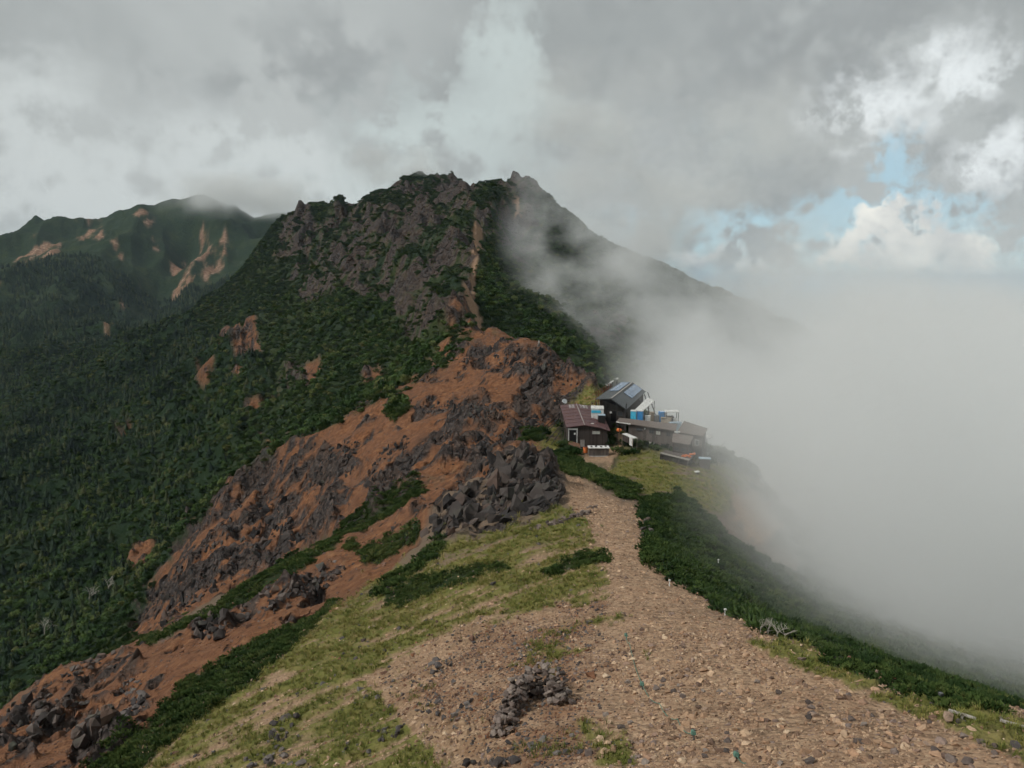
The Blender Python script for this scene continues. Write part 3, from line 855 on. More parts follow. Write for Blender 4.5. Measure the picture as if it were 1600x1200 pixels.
# ---- patterns
def soup(name, tris, mat, smooth=False):
    """triangle soup (list of 3 points)"""
    co = np.array([p for t in tris for p in t], np.float32)
    me = mesh_np(name, co, None, np.arange(len(co)).reshape(-1, 3), smooth)
    me.materials.append(mat)
    return me

def conifer_tris(rg, h=6.0, r=1.45, lv=10, bare=.1):
    T = []
    for k in range(lv):
        f = k / (lv - 1)
        z = h * (bare + (1 - bare) * f * .97)
        rr = r * (1 - f) ** .8 * rg.uniform(.75, 1.15) + .08
        nb = 8 if f < .6 else 5
        a0 = rg.uniform(0, 6.28)
        for b in range(nb):
            a = a0 + 6.283 * b / nb + rg.uniform(-.25, .25)
            L = rr * rg.uniform(.65, 1.2)
            dz = -L * rg.uniform(.12, .5)
            w = L * .42
            c, s = math.cos(a), math.sin(a)
            tip = (L * c, L * s, z + dz)
            m1 = (.55 * L * c - w * s, .55 * L * s + w * c, z + dz * .75)
            m2 = (.55 * L * c + w * s, .55 * L * s - w * c, z + dz * .75)
            top = (0, 0, z + h / lv * .9)
            T += [(top, m1, tip), (top, tip, m2)]
    for b in range(4):
        a, a2 = b * 1.571, (b + 1) * 1.571
        q = .09 * h / 6
        T.append(((q * math.cos(a), q * math.sin(a), -.8), (q * math.cos(a2), q * math.sin(a2), -.8), (0, 0, h * .95)))
    return T

def leafball_tris(rg, n, rad, hz, size, up=.0):
    """leaf clumps spread through a lumpy dome"""
    T = []
    lumps = [(rg.uniform(-.55, .55) * rad, rg.uniform(-.55, .55) * rad, rg.uniform(.35, .8) * hz, rg.uniform(.35, .6)) for _ in range(6)]
    for _ in range(n):
        lx, ly, lz, lr = rg.choice(lumps)
        d = Vector((rg.gauss(0, 1), rg.gauss(0, 1), rg.gauss(.35, .8))).normalized()
        p = Vector((lx + d.x * lr * rad, ly + d.y * lr * rad, max(.05, lz + d.z * lr * hz * .7)))
        nrm = (d + Vector((rg.gauss(0, .5), rg.gauss(0, .5), rg.gauss(.3, .5)))).normalized()
        t1 = nrm.orthogonal().normalized()
        t1 = (Matrix.Rotation(rg.uniform(0, 6.28), 3, nrm) @ t1)
        t2 = nrm.cross(t1)
        s = size * rg.uniform(.6, 1.4)
        a, b, c, e = p - t1 * s, p + t2 * s * .6, p + t1 * s, p - t2 * s * .6
        T += [(a, b, c), (a, c, e)]
    return T

def tuft_tris(rg, n=16, h=.55, spread=.45):
    """dwarf pine: bunch of upturned needle shoots"""
    T = []
    for _ in range(n):
        a = rg.uniform(0, 6.283); rr = spread * math.sqrt(rg.random())
        bx, by = rr * math.cos(a), rr * math.sin(a)
        hh = h * rg.uniform(.55, 1.1)
        lean = rg.uniform(.2, 1.1)
        tx, ty = bx + lean * hh * math.cos(a), by + lean * hh * math.sin(a)
        w = .11 * h / .55 * rg.uniform(.8, 1.3)
        b0 = rg.uniform(0, 3.14)
        for q in range(3):
            b = b0 + q * 2.094
            c1, s1 = math.cos(b) * w, math.sin(b) * w
            c2, s2 = math.cos(b + 2.094) * w, math.sin(b + 2.094) * w
            mz = hh * .45
            mx, my = bx + (tx - bx) * .45, by + (ty - by) * .45
            T += [((mx + c1, my + s1, mz), (mx + c2, my + s2, mz), (tx, ty, hh)), ((mx + c2, my + s2, mz), (mx + c1, my + s1, mz), (bx, by, -.15))]
    return T

def pad_tris(rg, n=40, rad=.5, hz=.34, ln=.2, w=.05):
    """dwarf pine cushion: short shoots all over a low dome"""
    T = []
    for _ in range(n):
        a = rg.uniform(0, 6.283); q = math.sqrt(rg.random())
        p = Vector((rad * q * math.cos(a), rad * q * math.sin(a), hz * math.sqrt(max(0, 1 - q * q * .95)) * rg.uniform(.55, 1.1)))
        d = Vector((math.cos(a) * q + rg.gauss(0, .45), math.sin(a) * q + rg.gauss(0, .45), rg.uniform(.35, 1.2))).normalized()
        t1 = d.orthogonal().normalized(); t2 = d.cross(t1)
        L = ln * rg.uniform(.6, 1.4)
        e, b, m_ = p + d * L, p - d * L * .7, p + d * L * .1
        for k in range(2):
            s = (t1 if k == 0 else t2) * w * rg.uniform(.7, 1.3)
            T += [(m_ - s, m_ + s, e), (m_ + s, m_ - s, b)]
    return T

def grass_tris(rg, n=16, h=.28):
    T = []
    for _ in range(n):
        a = rg.uniform(0, 6.283); rr = .16 * math.sqrt(rg.random())
        bx, by = rr * math.cos(a), rr * math.sin(a)
        hh = h * rg.uniform(.5, 1.15); ln = rg.uniform(.2, .9) * hh
        w = .013
        c, s = math.cos(a), math.sin(a)
        m = (bx + ln * .35 * c, by + ln * .35 * s, hh * .62)
        T += [((bx - w * s, by + w * c, -.03), (bx + w * s, by - w * c, -.03), (m[0] + w * .8 * s, m[1] - w * .8 * c, m[2])),
              ((bx - w * s, by + w * c, -.03), (m[0] + w * .8 * s, m[1] - w * .8 * c, m[2]), (m[0] - w * .8 * s, m[1] + w * .8 * c, m[2])),
              ((m[0] - w * .8 * s, m[1] + w * .8 * c, m[2]), (m[0] + w * .8 * s, m[1] - w * .8 * c, m[2]), (bx + ln * c, by + ln * s, hh))]
    return T

def hull_mesh(name, rg, mat, n=14, sx=1., sy=.8, sz=.55, smooth=False):
    """angular stone: hull of a few random points"""
    bm = bmesh.new()
    for _ in range(n):
        d = Vector((rg.gauss(0, 1), rg.gauss(0, 1), rg.gauss(0, 1))).normalized() * rg.uniform(.8, 1.0)
        bm.verts.new((d.x * sx * .5, d.y * sy * .5, d.z * sz * .5))
    r = bmesh.ops.convex_hull(bm, input=bm.verts)
    bmesh.ops.delete(bm, geom=[v for v in r['geom_interior'] if isinstance(v, bmesh.types.BMVert)], context='VERTS')
    me = bpy.data.meshes.new(name)
    bm.normal_update(); bm.to_mesh(me); bm.free()
    me.materials.append(mat)
    return me

rg = random.Random(5)
def P_(name, tris, mat):
    return proto(name, soup(name, tris, mat))
CON = [P_('conifer_pattern', conifer_tris(rg, rg.uniform(3.6, 5.4), rg.uniform(1.4, 1.9), 9, .05), M['conifer']) for _ in range(4)]
SCR = [P_('scrub_pattern', leafball_tris(rg, 190, 1.6, 2.3, .30), M['scrub']) for _ in range(3)]
DWP = [P_('creeping_pine_pattern', pad_tris(rg, 80, 1.1, .75, .32, .1), M['dpine_i']) for _ in range(3)]
GRS = [P_('grass_pattern', grass_tris(rg), M['grass']) for _ in range(4)]
STT = [proto('tan_stone_pattern', hull_mesh('tan_stone_pattern', rg, M['stone_tan'], 12)) for _ in range(6)]
STR = [proto('red_stone_pattern', hull_mesh('red_stone_pattern', rg, M['stone_red'], 12)) for _ in range(5)]
STG = [proto('grey_stone_pattern', hull_mesh('grey_stone_pattern', rg, M['stone_grey'], 14, 1, .8, .8)) for _ in range(6)]
STD = [proto('dark_stone_pattern', hull_mesh('dark_stone_pattern', rg, M['stone_crag'], 10, 1, .65, 1.0)) for _ in range(6)]

# ---- forest on the valley side
fw_ = w_fore * (1 - .9 * w_rock) * sstep(nB + nA * .6, -.3, -.1)
pts = sample(fw_ * (1 - .75 * sstep(spur, .75, 1.25)), .095, 170, 900, .02)
pts = np.concatenate([pts, sample(fw_, .04, 900, 1500, .01)])
pts2 = sample(np.maximum(w_fore * (DD < 950) * (.25 + .75 * sstep(spur, .6, 1.1)), w_pine * (DD > 200) * (c_peak < .3)) * (1 - w_rock) * sstep(nA + nC * .5, -.35, .05), .085, 180, 800, .012)
print('forest', len(pts), len(pts2))
scatter('forest', CON, pts, RNG.uniform(.55, 1.25, len(pts)) * np.interp(pts[:, 1], [170, 400, 900, 1500], [.75, 1.05, 1.3, 1.9]), 'dark conifer forest covering the valley side as one mass', .06)
scatter('scrub', SCR, pts2, RNG.uniform(.5, 1.3, len(pts2)), 'leafy green scrub spread over the mountain flank', .2)
pts = sample(w_pine * (DD > 130) * (1 - w_rock) * (1 - .7 * w_fore), .24, 130, 820, .012)
pr = sample(w_pine * c_right * (1 - .9 * c_pine) * np.interp(DD, [26, 50, 80], [4, 1.6, 1]), 1.6, 24, 130, .03)
pts = np.concatenate([pts, pr])
print('creeping pine', len(pts))
scatter('creeping_pine', DWP, pts - np.array([0, 0, .15]), RNG.uniform(.7, 1.6, len(pts)) * np.where(pts[:, 1] < 130, np.interp(pts[:, 1], [24, 45, 90], [.24, .45, .65]), np.interp(pts[:, 1], [130, 500, 800], [1, 1, 1.6])), 'low dark green creeping pine carpeting the mountain slopes', .25)
# ---- grass tufts on the near slope
pts = sample(np.clip(w_grass, 0, 1) * (1 - w_pine) * (.25 + .75 * sstep(nC, -.15, .2)), 20.0, 14, 75, .02)
pk = sample(near * (c_path > .2) * sstep(nC + .4 * nB, .26, .36) * (XX < 3 + .1 * DD), 14.0, 14, 50, .02)
pts = np.concatenate([pts, pk])
print('grass', len(pts))
scatter('grass', GRS, pts, RNG.uniform(.35, .9, len(pts)) * np.interp(pts[:, 1], [15, 70], [.9, 1.3]), 'yellow-green alpine grass growing in tufts on the near slope', .2)
pts = sample(np.clip(w_grass, 0, 1) * (1 - w_pine), 2.0, 75, 175, .02)
scatter('meadow_grass', GRS, pts, RNG.uniform(.8, 1.5, len(pts)), 'short olive grass on the slope below the huts', .2)
# ---- gravel
def psize(n, lo, hi, k=1.8):
    return lo * (1 - RNG.random(n) * (1 - (hi / lo) ** -k)) ** (-1 / k)
trod = .25 + .75 * sstep(fbm(XX, DD * .35, 2.2, 3, 171), -.2, .15)
pts = sample(w_path * (1 - .8 * np.clip(w_grass, 0, 1)) * (1 - .75 * brown) * trod, 70.0, 14, 36, .02)
p2 = sample(w_path * (1 - .8 * np.clip(w_grass, 0, 1)), 14.0, 36, 125, .02)
pts = np.concatenate([pts, p2])
print('gravel', len(pts))
scatter('gravel', STT, pts, psize(len(pts), .075, .40, 2.0) * np.interp(pts[:, 1], [14, 60], [1, 1.3]), 'loose tan and brown gravel strewn over the path', .5)
pts = sample(brown * near * (1 - .8 * np.clip(w_grass, 0, 1)) * (.3 + .7 * sstep(nC, -.3, .2)), 55.0, 14, 60, .02)
scatter('brown_rubble', STR + STG[:2], pts, psize(len(pts), .075, .38, 2.0), 'reddish brown stone litter left of the path around the windbreak', .5)
pts = sample((c_grass > .3) * (1 - .6 * np.clip(w_grass, 0, 1)), .9, 14, 95, .02)
scatter('slope_stones', STG + STR, pts, psize(len(pts), .12, .8, 1.6), 'scattered grey and brown stones lying in the turf', .4)
pts = sample(w_scree * (DD < 320), 1.3, 30, 260, .02)
print('scree', len(pts))
scatter('scree', STR, pts, psize(len(pts), .16, 1.1, 2.0), 'loose red-brown rubble on the scree', .4)
pts = sample(w_rock * (DD < 330), .7, 28, 320, .02)
print('rubble', len(pts))
rs_ = psize(len(pts), .3, 1.7, 1.7)
pts[:, 2] -= rs_ * .22
scatter('rock_rubble', STD, pts, rs_ * np.interp(pts[:, 1], [28, 100, 300], [.6, 1, 1.5]), 'broken dark rock standing out of the red scree', .5)
# ================================================================ THINGS
def thing(name, label, cat, loc, group=None, rz=0.):
    o = bpy.data.objects.new(name, None)
    o.empty_display_size = .3
    COL.objects.link(o)
    o.location = loc
    o.rotation_euler = (0, 0, rz)
    tag(o, None, label, cat, group)
    return o

def poly_mesh(name, verts, faces, mat, smooth=False):
    me = bpy.data.meshes.new(name)
    me.from_pydata([tuple(v) for v in verts], [], faces)
    bm = bmesh.new(); bm.from_mesh(me)
    bmesh.ops.recalc_face_normals(bm, faces=bm.faces)
    bm.to_mesh(me); bm.free()
    if smooth:
        me.polygons.foreach_set('use_smooth', [True] * len(me.polygons))
    me.materials.append(mat)
    return me

BOXF = [(0, 1, 2, 3), (4, 5, 6, 7), (0, 1, 5, 4), (1, 2, 6, 5), (2, 3, 7, 6), (3, 0, 4, 7)]
def part(parent, name, verts, faces, mat, label=None, smooth=False):
    """mesh part in world coordinates, under a thing"""
    off = chain(parent)
    me = poly_mesh(name, [Vector(v) - off for v in verts], faces, mat, smooth)
    o = link(name, me, parent)
    if label:
        o['label'] = label
    return o

def chain(o):
    p = Vector((0, 0, 0))
    while o is not None:
        p += Vector(o.location); o = o.parent
    return p

def hexa(parent, name, bottom, top, mat, label=None):
    """six-sided solid from four bottom and four top corners"""
    return part(parent, name, list(bottom) + list(top), BOXF, mat, label)

def slab(parent, name, quad, th, mat, label=None):
    q = [Vector(v) for v in quad]
    n = (q[1] - q[0]).cross(q[3] - q[0]).normalized()
    if n.z < 0:
        n = -n
    return hexa(parent, name, [v - n * th for v in q], q, mat, label)

def obox(parent, name, c, size, rz, mat, label=None, tilt=0.):
    """box: c = centre of its base, size = (w, d, h), heading rz"""
    R = Matrix.Rotation(rz, 3, 'Z') @ Matrix.Rotation(tilt, 3, 'X')
    w, d, h = size
    c = Vector(c)
    v = [c + R @ Vector((x * w / 2, y * d / 2, z)) for z in (0, h) for x, y in ((-1, -1), (1, -1), (1, 1), (-1, 1))]
    return part(parent, name, v, BOXF, mat, label)

def tube_vf(p0, p1, r0, r1=None, n=6):
    p0, p1 = Vector(p0), Vector(p1)
    r1 = r0 if r1 is None else r1
    ax = (p1 - p0).normalized()
    a = ax.orthogonal().normalized(); b = ax.cross(a)
    v = []
    for p, r in ((p0, r0), (p1, r1)):
        for k in range(n):
            t = 2 * math.pi * k / n
            v.append(p + (a * math.cos(t) + b * math.sin(t)) * r)
    f = [(k, (k + 1) % n, n + (k + 1) % n, n + k) for k in range(n)] + [tuple(range(n - 1, -1, -1)), tuple(range(n, 2 * n))]
    return v, f

def pole(parent, name, p0, p1, r, mat, label=None, r1=None, n=6):
    v, f = tube_vf(p0, p1, r, r1, n)
    return part(parent, name, v, f, mat, label)

def lerp(a, b, f):
    return Vector(a) * (1 - f) + Vector(b) * f

def mat_boards(name, c, step=.22, var=.3):
    """weathered upright boards: tone per board, streaks"""
    m, A, nt = new_mat(name)
    co = A('ShaderNodeTexCoord').outputs['Object']
    sx = A('ShaderNodeSeparateXYZ', co).outputs
    along = A('ShaderNodeMath', A('ShaderNodeMath', sx[0], sx[1], operation='ADD').outputs[0], step, operation='DIVIDE').outputs[0]
    cell = A('ShaderNodeMath', along, operation='FLOOR').outputs[0]
    wn = A('ShaderNodeTexWhiteNoise', noise_dimensions='1D', sock={'W': cell}).outputs[0]
    n = A('ShaderNodeTexNoise', co, sock={'Scale': 1.5, 'Detail': 7., 'Roughness': .7}).outputs[0]
    f = A('ShaderNodeMath', A('ShaderNodeMath', wn, .5, operation='MULTIPLY').outputs[0], A('ShaderNodeMath', n, .6, operation='MULTIPLY').outputs[0], operation='ADD').outputs[0]
    col = ramp(A, f, [(.2, tuple(x * (1 - var) for x in c)), (.8, tuple(x * (1 + var * 1.6) for x in c))])
    fr = A('ShaderNodeMath', along, operation='FRACT').outputs[0]
    gap = A('ShaderNodeMapRange', fr, 0., .1, 0., 1.).outputs[0]
    nor = A('ShaderNodeBump', sock={'Strength': .8, 'Distance': .03, 'Height': gap}).outputs[0]
    finish(A, nt, col, .85, nor, .2)
    return m

def mat_metal_roof(name, c, rust, seam=.9, rough=.5):
    m, A, nt = new_mat(name)
    co = A('ShaderNodeTexCoord').outputs['Object']
    n = A('ShaderNodeTexNoise', co, sock={'Scale': .8, 'Detail': 8., 'Roughness': .7}).outputs[0]
    n2 = A('ShaderNodeTexNoise', co, sock={'Scale': 5., 'Detail': 6., 'Roughness': .7}).outputs[0]
    col = ramp(A, n2, [(.3, tuple(x * .75 for x in c)), (.7, tuple(x * 1.25 for x in c))])
    col = mixc(A, nt, ramp(A, n, [(.48, (0, 0, 0)), (.68, (.8, .8, .8))]), col, rust)
    sy = A('ShaderNodeSeparateXYZ', co).outputs[1]
    fr = A('ShaderNodeMath', A('ShaderNodeMath', sy, seam, operation='DIVIDE').outputs[0], operation='FRACT').outputs[0]
    rib = A('ShaderNodeMapRange', A('ShaderNodeMath', fr, .5, operation='SUBTRACT').outputs[0], 0., .06, 0., 1.).outputs[0]
    nor = A('ShaderNodeBump', sock={'Strength': .7, 'Distance': .05, 'Height': rib}).outputs[0]
    finish(A, nt, col, rough, nor, .3)
    return m

M['maroon'] = mat_metal_roof('maroon_rusted_roofing', (.085, .040, .042), (.16, .075, .055))
M['slate'] = mat_metal_roof('dark_grey_roofing', (.055, .062, .066), (.085, .09, .09))
M['brown_roof'] = mat_metal_roof('grey_brown_roofing', (.14, .115, .10), (.10, .075, .06), .6, .75)
M['dark_wood'] = mat_boards('dark_weathered_boards', (.045, .036, .032))
M['grey_wood'] = mat_boards('grey_weathered_boards', (.085, .072, .064))
M['pale_wood'] = mat_simple('pale_bare_timber', (.30, .25, .19), .3, .85, 6)
M['void'] = mat_simple('dark_interior', (.012, .011, .011), .2, .9)
M['white'] = mat_simple('weathered_white_paint', (.62, .62, .60), .12, .6, 4, dirt=(.36, .34, .31))
M['blue'] = mat_simple('blue_plastic', (.03, .21, .48), .15, .45, 2)
M['cyan'] = mat_simple('cyan_plastic', (.06, .42, .62), .15, .45, 2)
M['steel'] = mat_simple('dull_steel', (.18, .18, .18), .3, .5, 5, .5, .6)
M['black_steel'] = mat_simple('black_iron', (.025, .024, .024), .3, .6, 5)
M['rust'] = mat_simple('rusty_iron', (.13, .045, .025), .4, .85, 6)
M['orange'] = mat_simple('orange_plastic', (.62, .17, .05), .2, .6, 4)
M['glass'] = mat_simple('window_glass', (.045, .05, .055), .2, .12, 1, .6)
M['curtain'] = mat_simple('curtained_window', (.40, .40, .36), .2, .5, 2)
M['tarp_blue'] = mat_simple('faded_blue_sheet', (.30, .38, .44), .2, .7, 3)
M['concrete'] = mat_simple('concrete', (.30, .28, .26), .2, .9, 3)
M['rope_green'] = mat_simple('green_rope', (.10, .20, .155), .2, .8, 10)
M['silver'] = mat_simple('silver_paint', (.55, .56, .57), .1, .3, 2, .6, .7)
M['solar'] = mat_simple('solar_cells', (.14, .22, .34), .15, .16, 2, .8)

def window(parent, c, r, u, w, h, glass, frame, sill=True, n=(0, -1, 0)):
    """window on a wall: c = centre, r/u = unit vectors right and up, n = outward"""
    c, r, u, n = Vector(c), Vector(r), Vector(u), Vector(n)
    q = [c - r * w / 2 - u * h / 2, c + r * w / 2 - u * h / 2, c + r * w / 2 + u * h / 2, c - r * w / 2 + u * h / 2]
    win = hexa(parent, 'window', [p + n * .01 for p in q], [p + n * .06 for p in q], glass)
    f = .07
    for a, b, s in ((q[0], q[1], u), (q[3], q[2], -u), (q[0], q[3], r), (q[1], q[2], -r), ((q[0] + q[1]) / 2, (q[3] + q[2]) / 2, r * .5)):
        hexa(win, 'frame', [a + n * .063, b + n * .063, b + s * f + n * .063, a + s * f + n * .063], [a + n * .1, b + n * .1, b + s * f + n * .1, a + s * f + n * .1], frame)
    return win

# ---------------------------------------------------------------- maroon-roofed hut, nearest
def hut_maroon():
    fl, fm, fr = at(885.5, 667.5, 139), at(913.5, 664, 139), at(938, 668, 139)
    fe = at(954, 673.5, 138.5)
    bl, bmid, br = at(875.5, 633, 160), at(900.5, 630.8, 160), at(922, 634, 160)
    base = -31.6
    t = thing('mountain_hut', 'long maroon metal roofed mountain hut, nearest of the buildings', 'hut', (fm.x, fm.y + 10, -30))
    def dn(v, z): return Vector((v.x, v.y, z))
    i = .35
    A_, B_, C_, D_ = fl + Vector((i, i, 0)), fr + Vector((1.4, i, -.15)), br + Vector((-i, -i, 0)), bl + Vector((i, -i, 0))
    walls = hexa(t, 'wall', [dn(v, base) for v in (A_, B_, C_, D_)], [dn(v, v.z - .2) for v in (A_, B_, C_, D_)], M['dark_wood'])
    # gable piece over the front
    part(t, 'gable', [A_ - Vector((0, 0, .22)), B_ - Vector((0, 0, .3)), fm + Vector((0, i, -.15)), A_ + Vector((0, .2, -.22)), B_ + Vector((0, .2, -.3)), fm + Vector((0, i + .2, -.15))],
         [(0, 1, 2), (3, 4, 5), (0, 1, 4, 3), (1, 2, 5, 4), (2, 0, 3, 5)], M['dark_wood'])
    L = slab(t, 'roof_slope', [fl, fm, bmid, bl], .12, M['maroon'])
    R = slab(t, 'roof_slope', [fm, fr, br, bmid], .12, M['maroon'])
    br2 = at(933, 652, 149)
    slab(t, 'eave_roof', [fr + Vector((.01, 0, -.02)), fe, at(946, 655, 149), lerp(fr, br, .48) + Vector((.01, 0, -.02))], .1, M['maroon'], 'lower side roof of the hut')
    # roofing sheets' seams: raised battens
    for k in range(1, 7):
        f = k / 7
        for a, b, c, d, pr in ((fl, bl, fm, bmid, L), (fm, bmid, fr, br, R)):
            p, q = lerp(a, b, f), lerp(c, d, f)
            dv = (b - a).normalized() * .06
            hexa(pr, 'seam', [p - dv, p + dv, q + dv, q - dv], [v + Vector((0, 0, .05)) for v in (p - dv, p + dv, q + dv, q - dv)], M['maroon'])
    dx = Vector((.07, 0, 0)); up = Vector((0, 0, .05))
    hexa(t, 'ridge_cap', [fm - dx, fm + dx, bmid + dx, bmid - dx], [v + up for v in (fm - dx, fm + dx, bmid + dx, bmid - dx)], M['concrete'])
    hexa(t, 'verge_trim', [fl - dx, fl + dx, bl + dx, bl - dx], [v + up for v in (fl - dx, fl + dx, bl + dx, bl - dx)], M['maroon'])
    obox(t, 'vent_cap', at(925.5, 664, 141.5) + Vector((0, 0, .02)), (.5, .5, .3), 0, M['white'])
    # entrance
    fy = A_.y - .02
    zt = A_.z - .25
    def X(px): return float(ray(px, 680)[0]) * fy
    obox(t, 'door_opening', (X(894.5), fy - .03, zt - 2.6), (1.5, .08, 2.3), 0, M['void'])
    df = obox(t, 'door_frame', (X(888.5), fy - .06, zt - 2.75), (.16, .12, 2.75), 0, M['white'])
    obox(t, 'door_frame', (X(901.5), fy - .06, zt - 2.75), (.16, .12, 2.75), 0, M['white'])
    obox(t, 'door_frame', (X(895), fy - .07, zt - .3), (1.75, .14, .28), 0, M['white'])
    obox(t, 'notice', (X(898), fy - .1, zt - 1.2), (.3, .04, .35), 0, M['white'])
    window(t, (X(931.5), fy + .02, A_.z - 1.05), (1, 0, 0), (0, 0, 1), 1.55, .75, M['curtain'], M['grey_wood'])
    # lean-to wall pieces and posts at the valley side
    hexa(t, 'side_wall', [Vector((X(918), fy - .5, -31)), Vector((X(953), fy - .5, -31)), Vector((X(953), fy, -31)), Vector((X(918), fy, -31))],
         [Vector((X(924), fy - .12, A_.z - .5)), Vector((X(952), fy - .12, A_.z - .75)), Vector((X(952), fy, A_.z - .75)), Vector((X(924), fy, A_.z - .5))], M['grey_wood'], 'sloping grey board wall beside the entrance') if False else None
    for f in (.02, .25, .5, .75, .98):
        p = lerp(A_, D_, f)
        pole(t, 'post', (p.x - .15, p.y, p.z - .3), (p.x - .5, p.y, float(ground(p.x - .5, p.y)) - .4), .1, M['grey_wood'])
    # long props down the slope on the left
    for a, b in (((877, 650), (838, 683)), ((877, 655), (833, 690)), ((879, 662), (846, 696)), ((880, 668), (858, 697)), ((876, 645), (848, 668))):
        p = at(a[0], a[1], 150); g = hit(b[0], b[1], 100)
        pole(t, 'prop', p, g - Vector((0, 0, .3)), .09, M['black_steel'])
    # painted name on the roof
    try:
        for txt, f0, wd in (('赤岳', .24, .17), ('天望荘', .58, .3)):
            cu_ = bpy.data.curves.new('roof_text', 'FONT'); cu_.body = txt; cu_.size = 1.0; cu_.extrude = .0
            tmp = bpy.data.objects.new('roof_text', cu_); COL.objects.link(tmp)
            dg = bpy.context.evaluated_depsgraph_get(); dg.update()
            me = bpy.data.meshes.new_from_object(tmp.evaluated_get(dg))
            bpy.data.objects.remove(tmp)
            if len(me.vertices) == 0:
                continue
            co = np.empty(len(me.vertices) * 3); me.vertices.foreach_get('co', co); co = co.reshape(-1, 3)
            co -= co.min(0); co /= np.array([co[:, 0].max(), co[:, 1].max(), 1])
            P0, P1 = lerp(fl, bl, .80), lerp(fl, bl, .97)
            Q0, Q1 = lerp(fr, br, .80), lerp(fr, br, .97)
            mid0, mid1 = lerp(fm, bmid, .80), lerp(fm, bmid, .97)
            out = []
            for x, y, _ in co:
                f = f0 + wd * x
                a = lerp(P0, P1, y); m_ = lerp(mid0, mid1, y); b = lerp(Q0, Q1, y)
                p = lerp(a, m_, f * 2) if f < .5 else lerp(m_, b, f * 2 - 1)
                out.append(p + Vector((0, 0, .06)) - chain(t))
            me.vertices.foreach_set('co', np.array(out, np.float32).ravel())
            me.materials.clear(); me.materials.append(M['white'])
            link('roof_lettering', me, t)
    except Exception as e:
        print('text', e)
    return t
hut_maroon()

# ---------------------------------------------------------------- main hut with the solar roof
def hut_main():
    fr = at(979, 639.5, 148.3)
    s = Vector((.316, .949, 0)); r = Vector((.949, -.316, 0))
    L, w = 25.0, 6.2
    zl, zm, zr = -23.6, -23.4, fr.z
    fr = Vector((fr.x, fr.y, 0)); fl = fr - r * w; fm = fr - r * w * .5
    V = lambda p, z: Vector((p.x, p.y, z))
    a, b, c = V(fl, zl), V(fm, zm), V(fr, zr)
    a2, b2, c2 = (p + s * L for p in (a, b, c))
    t = thing('mountain_hut', 'dark grey roofed main hut with blue solar panels on its roof', 'hut', V(fm + s * L / 2, -28.5))
    i = .5
    A_, B_ = fl + r * i + s * 1.6, fr - r * i + s * 1.6
    C_, D_ = fr - r * i + s * (L - .4), fl + r * i + s * (L - .4)
    hexa(t, 'wall', [V(p, -30.5) for p in (A_, B_, C_, D_)], [V(A_, zl - .25), V(B_, zr - .25), V(C_, zr - .25), V(D_, zl - .25)], M['dark_wood'])
    SL = slab(t, 'roof_slope', [a, b, b2, a2], .16, M['slate'])
    SR = slab(t, 'roof_slope', [b, c, c2, b2], .16, M['slate'])
    q = r * .16
    hexa(t, 'ridge_cap', [b - q, b + q, b2 + q, b2 - q], [p + Vector((0, 0, .1)) for p in (b - q, b + q, b2 + q, b2 - q)], M['concrete'])
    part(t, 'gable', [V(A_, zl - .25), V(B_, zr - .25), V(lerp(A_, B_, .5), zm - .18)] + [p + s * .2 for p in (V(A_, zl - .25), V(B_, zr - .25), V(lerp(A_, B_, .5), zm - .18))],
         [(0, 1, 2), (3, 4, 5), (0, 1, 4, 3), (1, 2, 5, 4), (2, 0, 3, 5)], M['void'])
    for p0, p1, e0, e1, n in ((a, b, a2, b2, 2), (b, c, b2, c2, 2)):
        pr = SL if p0 is a else SR
        lo, hi = ((.22, .86) if pr is SL else (.2, .78))
        for iy in range(6):
            for ix in range(n):
                f0, f1 = .42 + .55 * iy / 6, .42 + .55 * (iy + .95) / 6
                g0, g1 = lo + (hi - lo) * ix / n, lo + (hi - lo) * (ix + .96) / n
                Q = [lerp(lerp(p0, e0, f), lerp(p1, e1, f), g) + Vector((0, 0, .18)) for f, g in ((f0, g0), (f0, g1), (f1, g1), (f1, g0))]
                slab(pr, 'solar_panel', Q, .06, M['solar'])
    for f in (.02, .35, .68, .98):
        p = lerp(fl + s * .2, fr + s * .2, f)
        pole(t, 'porch_post', V(p, -24.3), V(p, float(ground(p.x, p.y)) - .3), .09, M['black_steel'])
    obox(t, 'door', V(lerp(A_, B_, .55) - s * .06, -28.2), (1.1, .1, 2.1), -.32, M['void'])
    obox(t, 'lamp', V(lerp(A_, B_, .45) - s * .3, -26.6), (.35, .12, .35), -.32, M['white'])
    window(t, V(lerp(A_, B_, .8), -26.6), r, (0, 0, 1), 1.1, .9, M['glass'], M['grey_wood'], n=-s)
    # diagonal braces on the valley side
    for (pa, da), (pb, db) in ((((1012, 613), 171), ((1037, 643), 160)), (((1000, 622), 160), ((1018, 656), 148)), (((1007, 616), 166), ((1026, 648), 154))):
        p = at(*pa, da); e = at(*pb, db)
        pole(t, 'brace', p, Vector((e.x, e.y, float(ground(e.x, e.y)) - .3)), .12, M['black_steel'])
    # white lean-to along the right wall
    P = [at(992, 640, 149), at(1004, 642, 148), at(1022.5, 626, 163), at(1012, 621, 165)]
    slab(t, 'lean_to_roof', [P[0], P[1], P[2], P[3]], .12, M['white'], 'white lean-to roof along the hut')
    for p in (P[1], lerp(P[1], P[2], .5), P[2]):
        pole(t, 'lean_to_post', p - Vector((0, 0, .1)), (p.x, p.y, float(ground(p.x, p.y)) - .4), .07, M['grey_wood'])
    return t
hut_main()

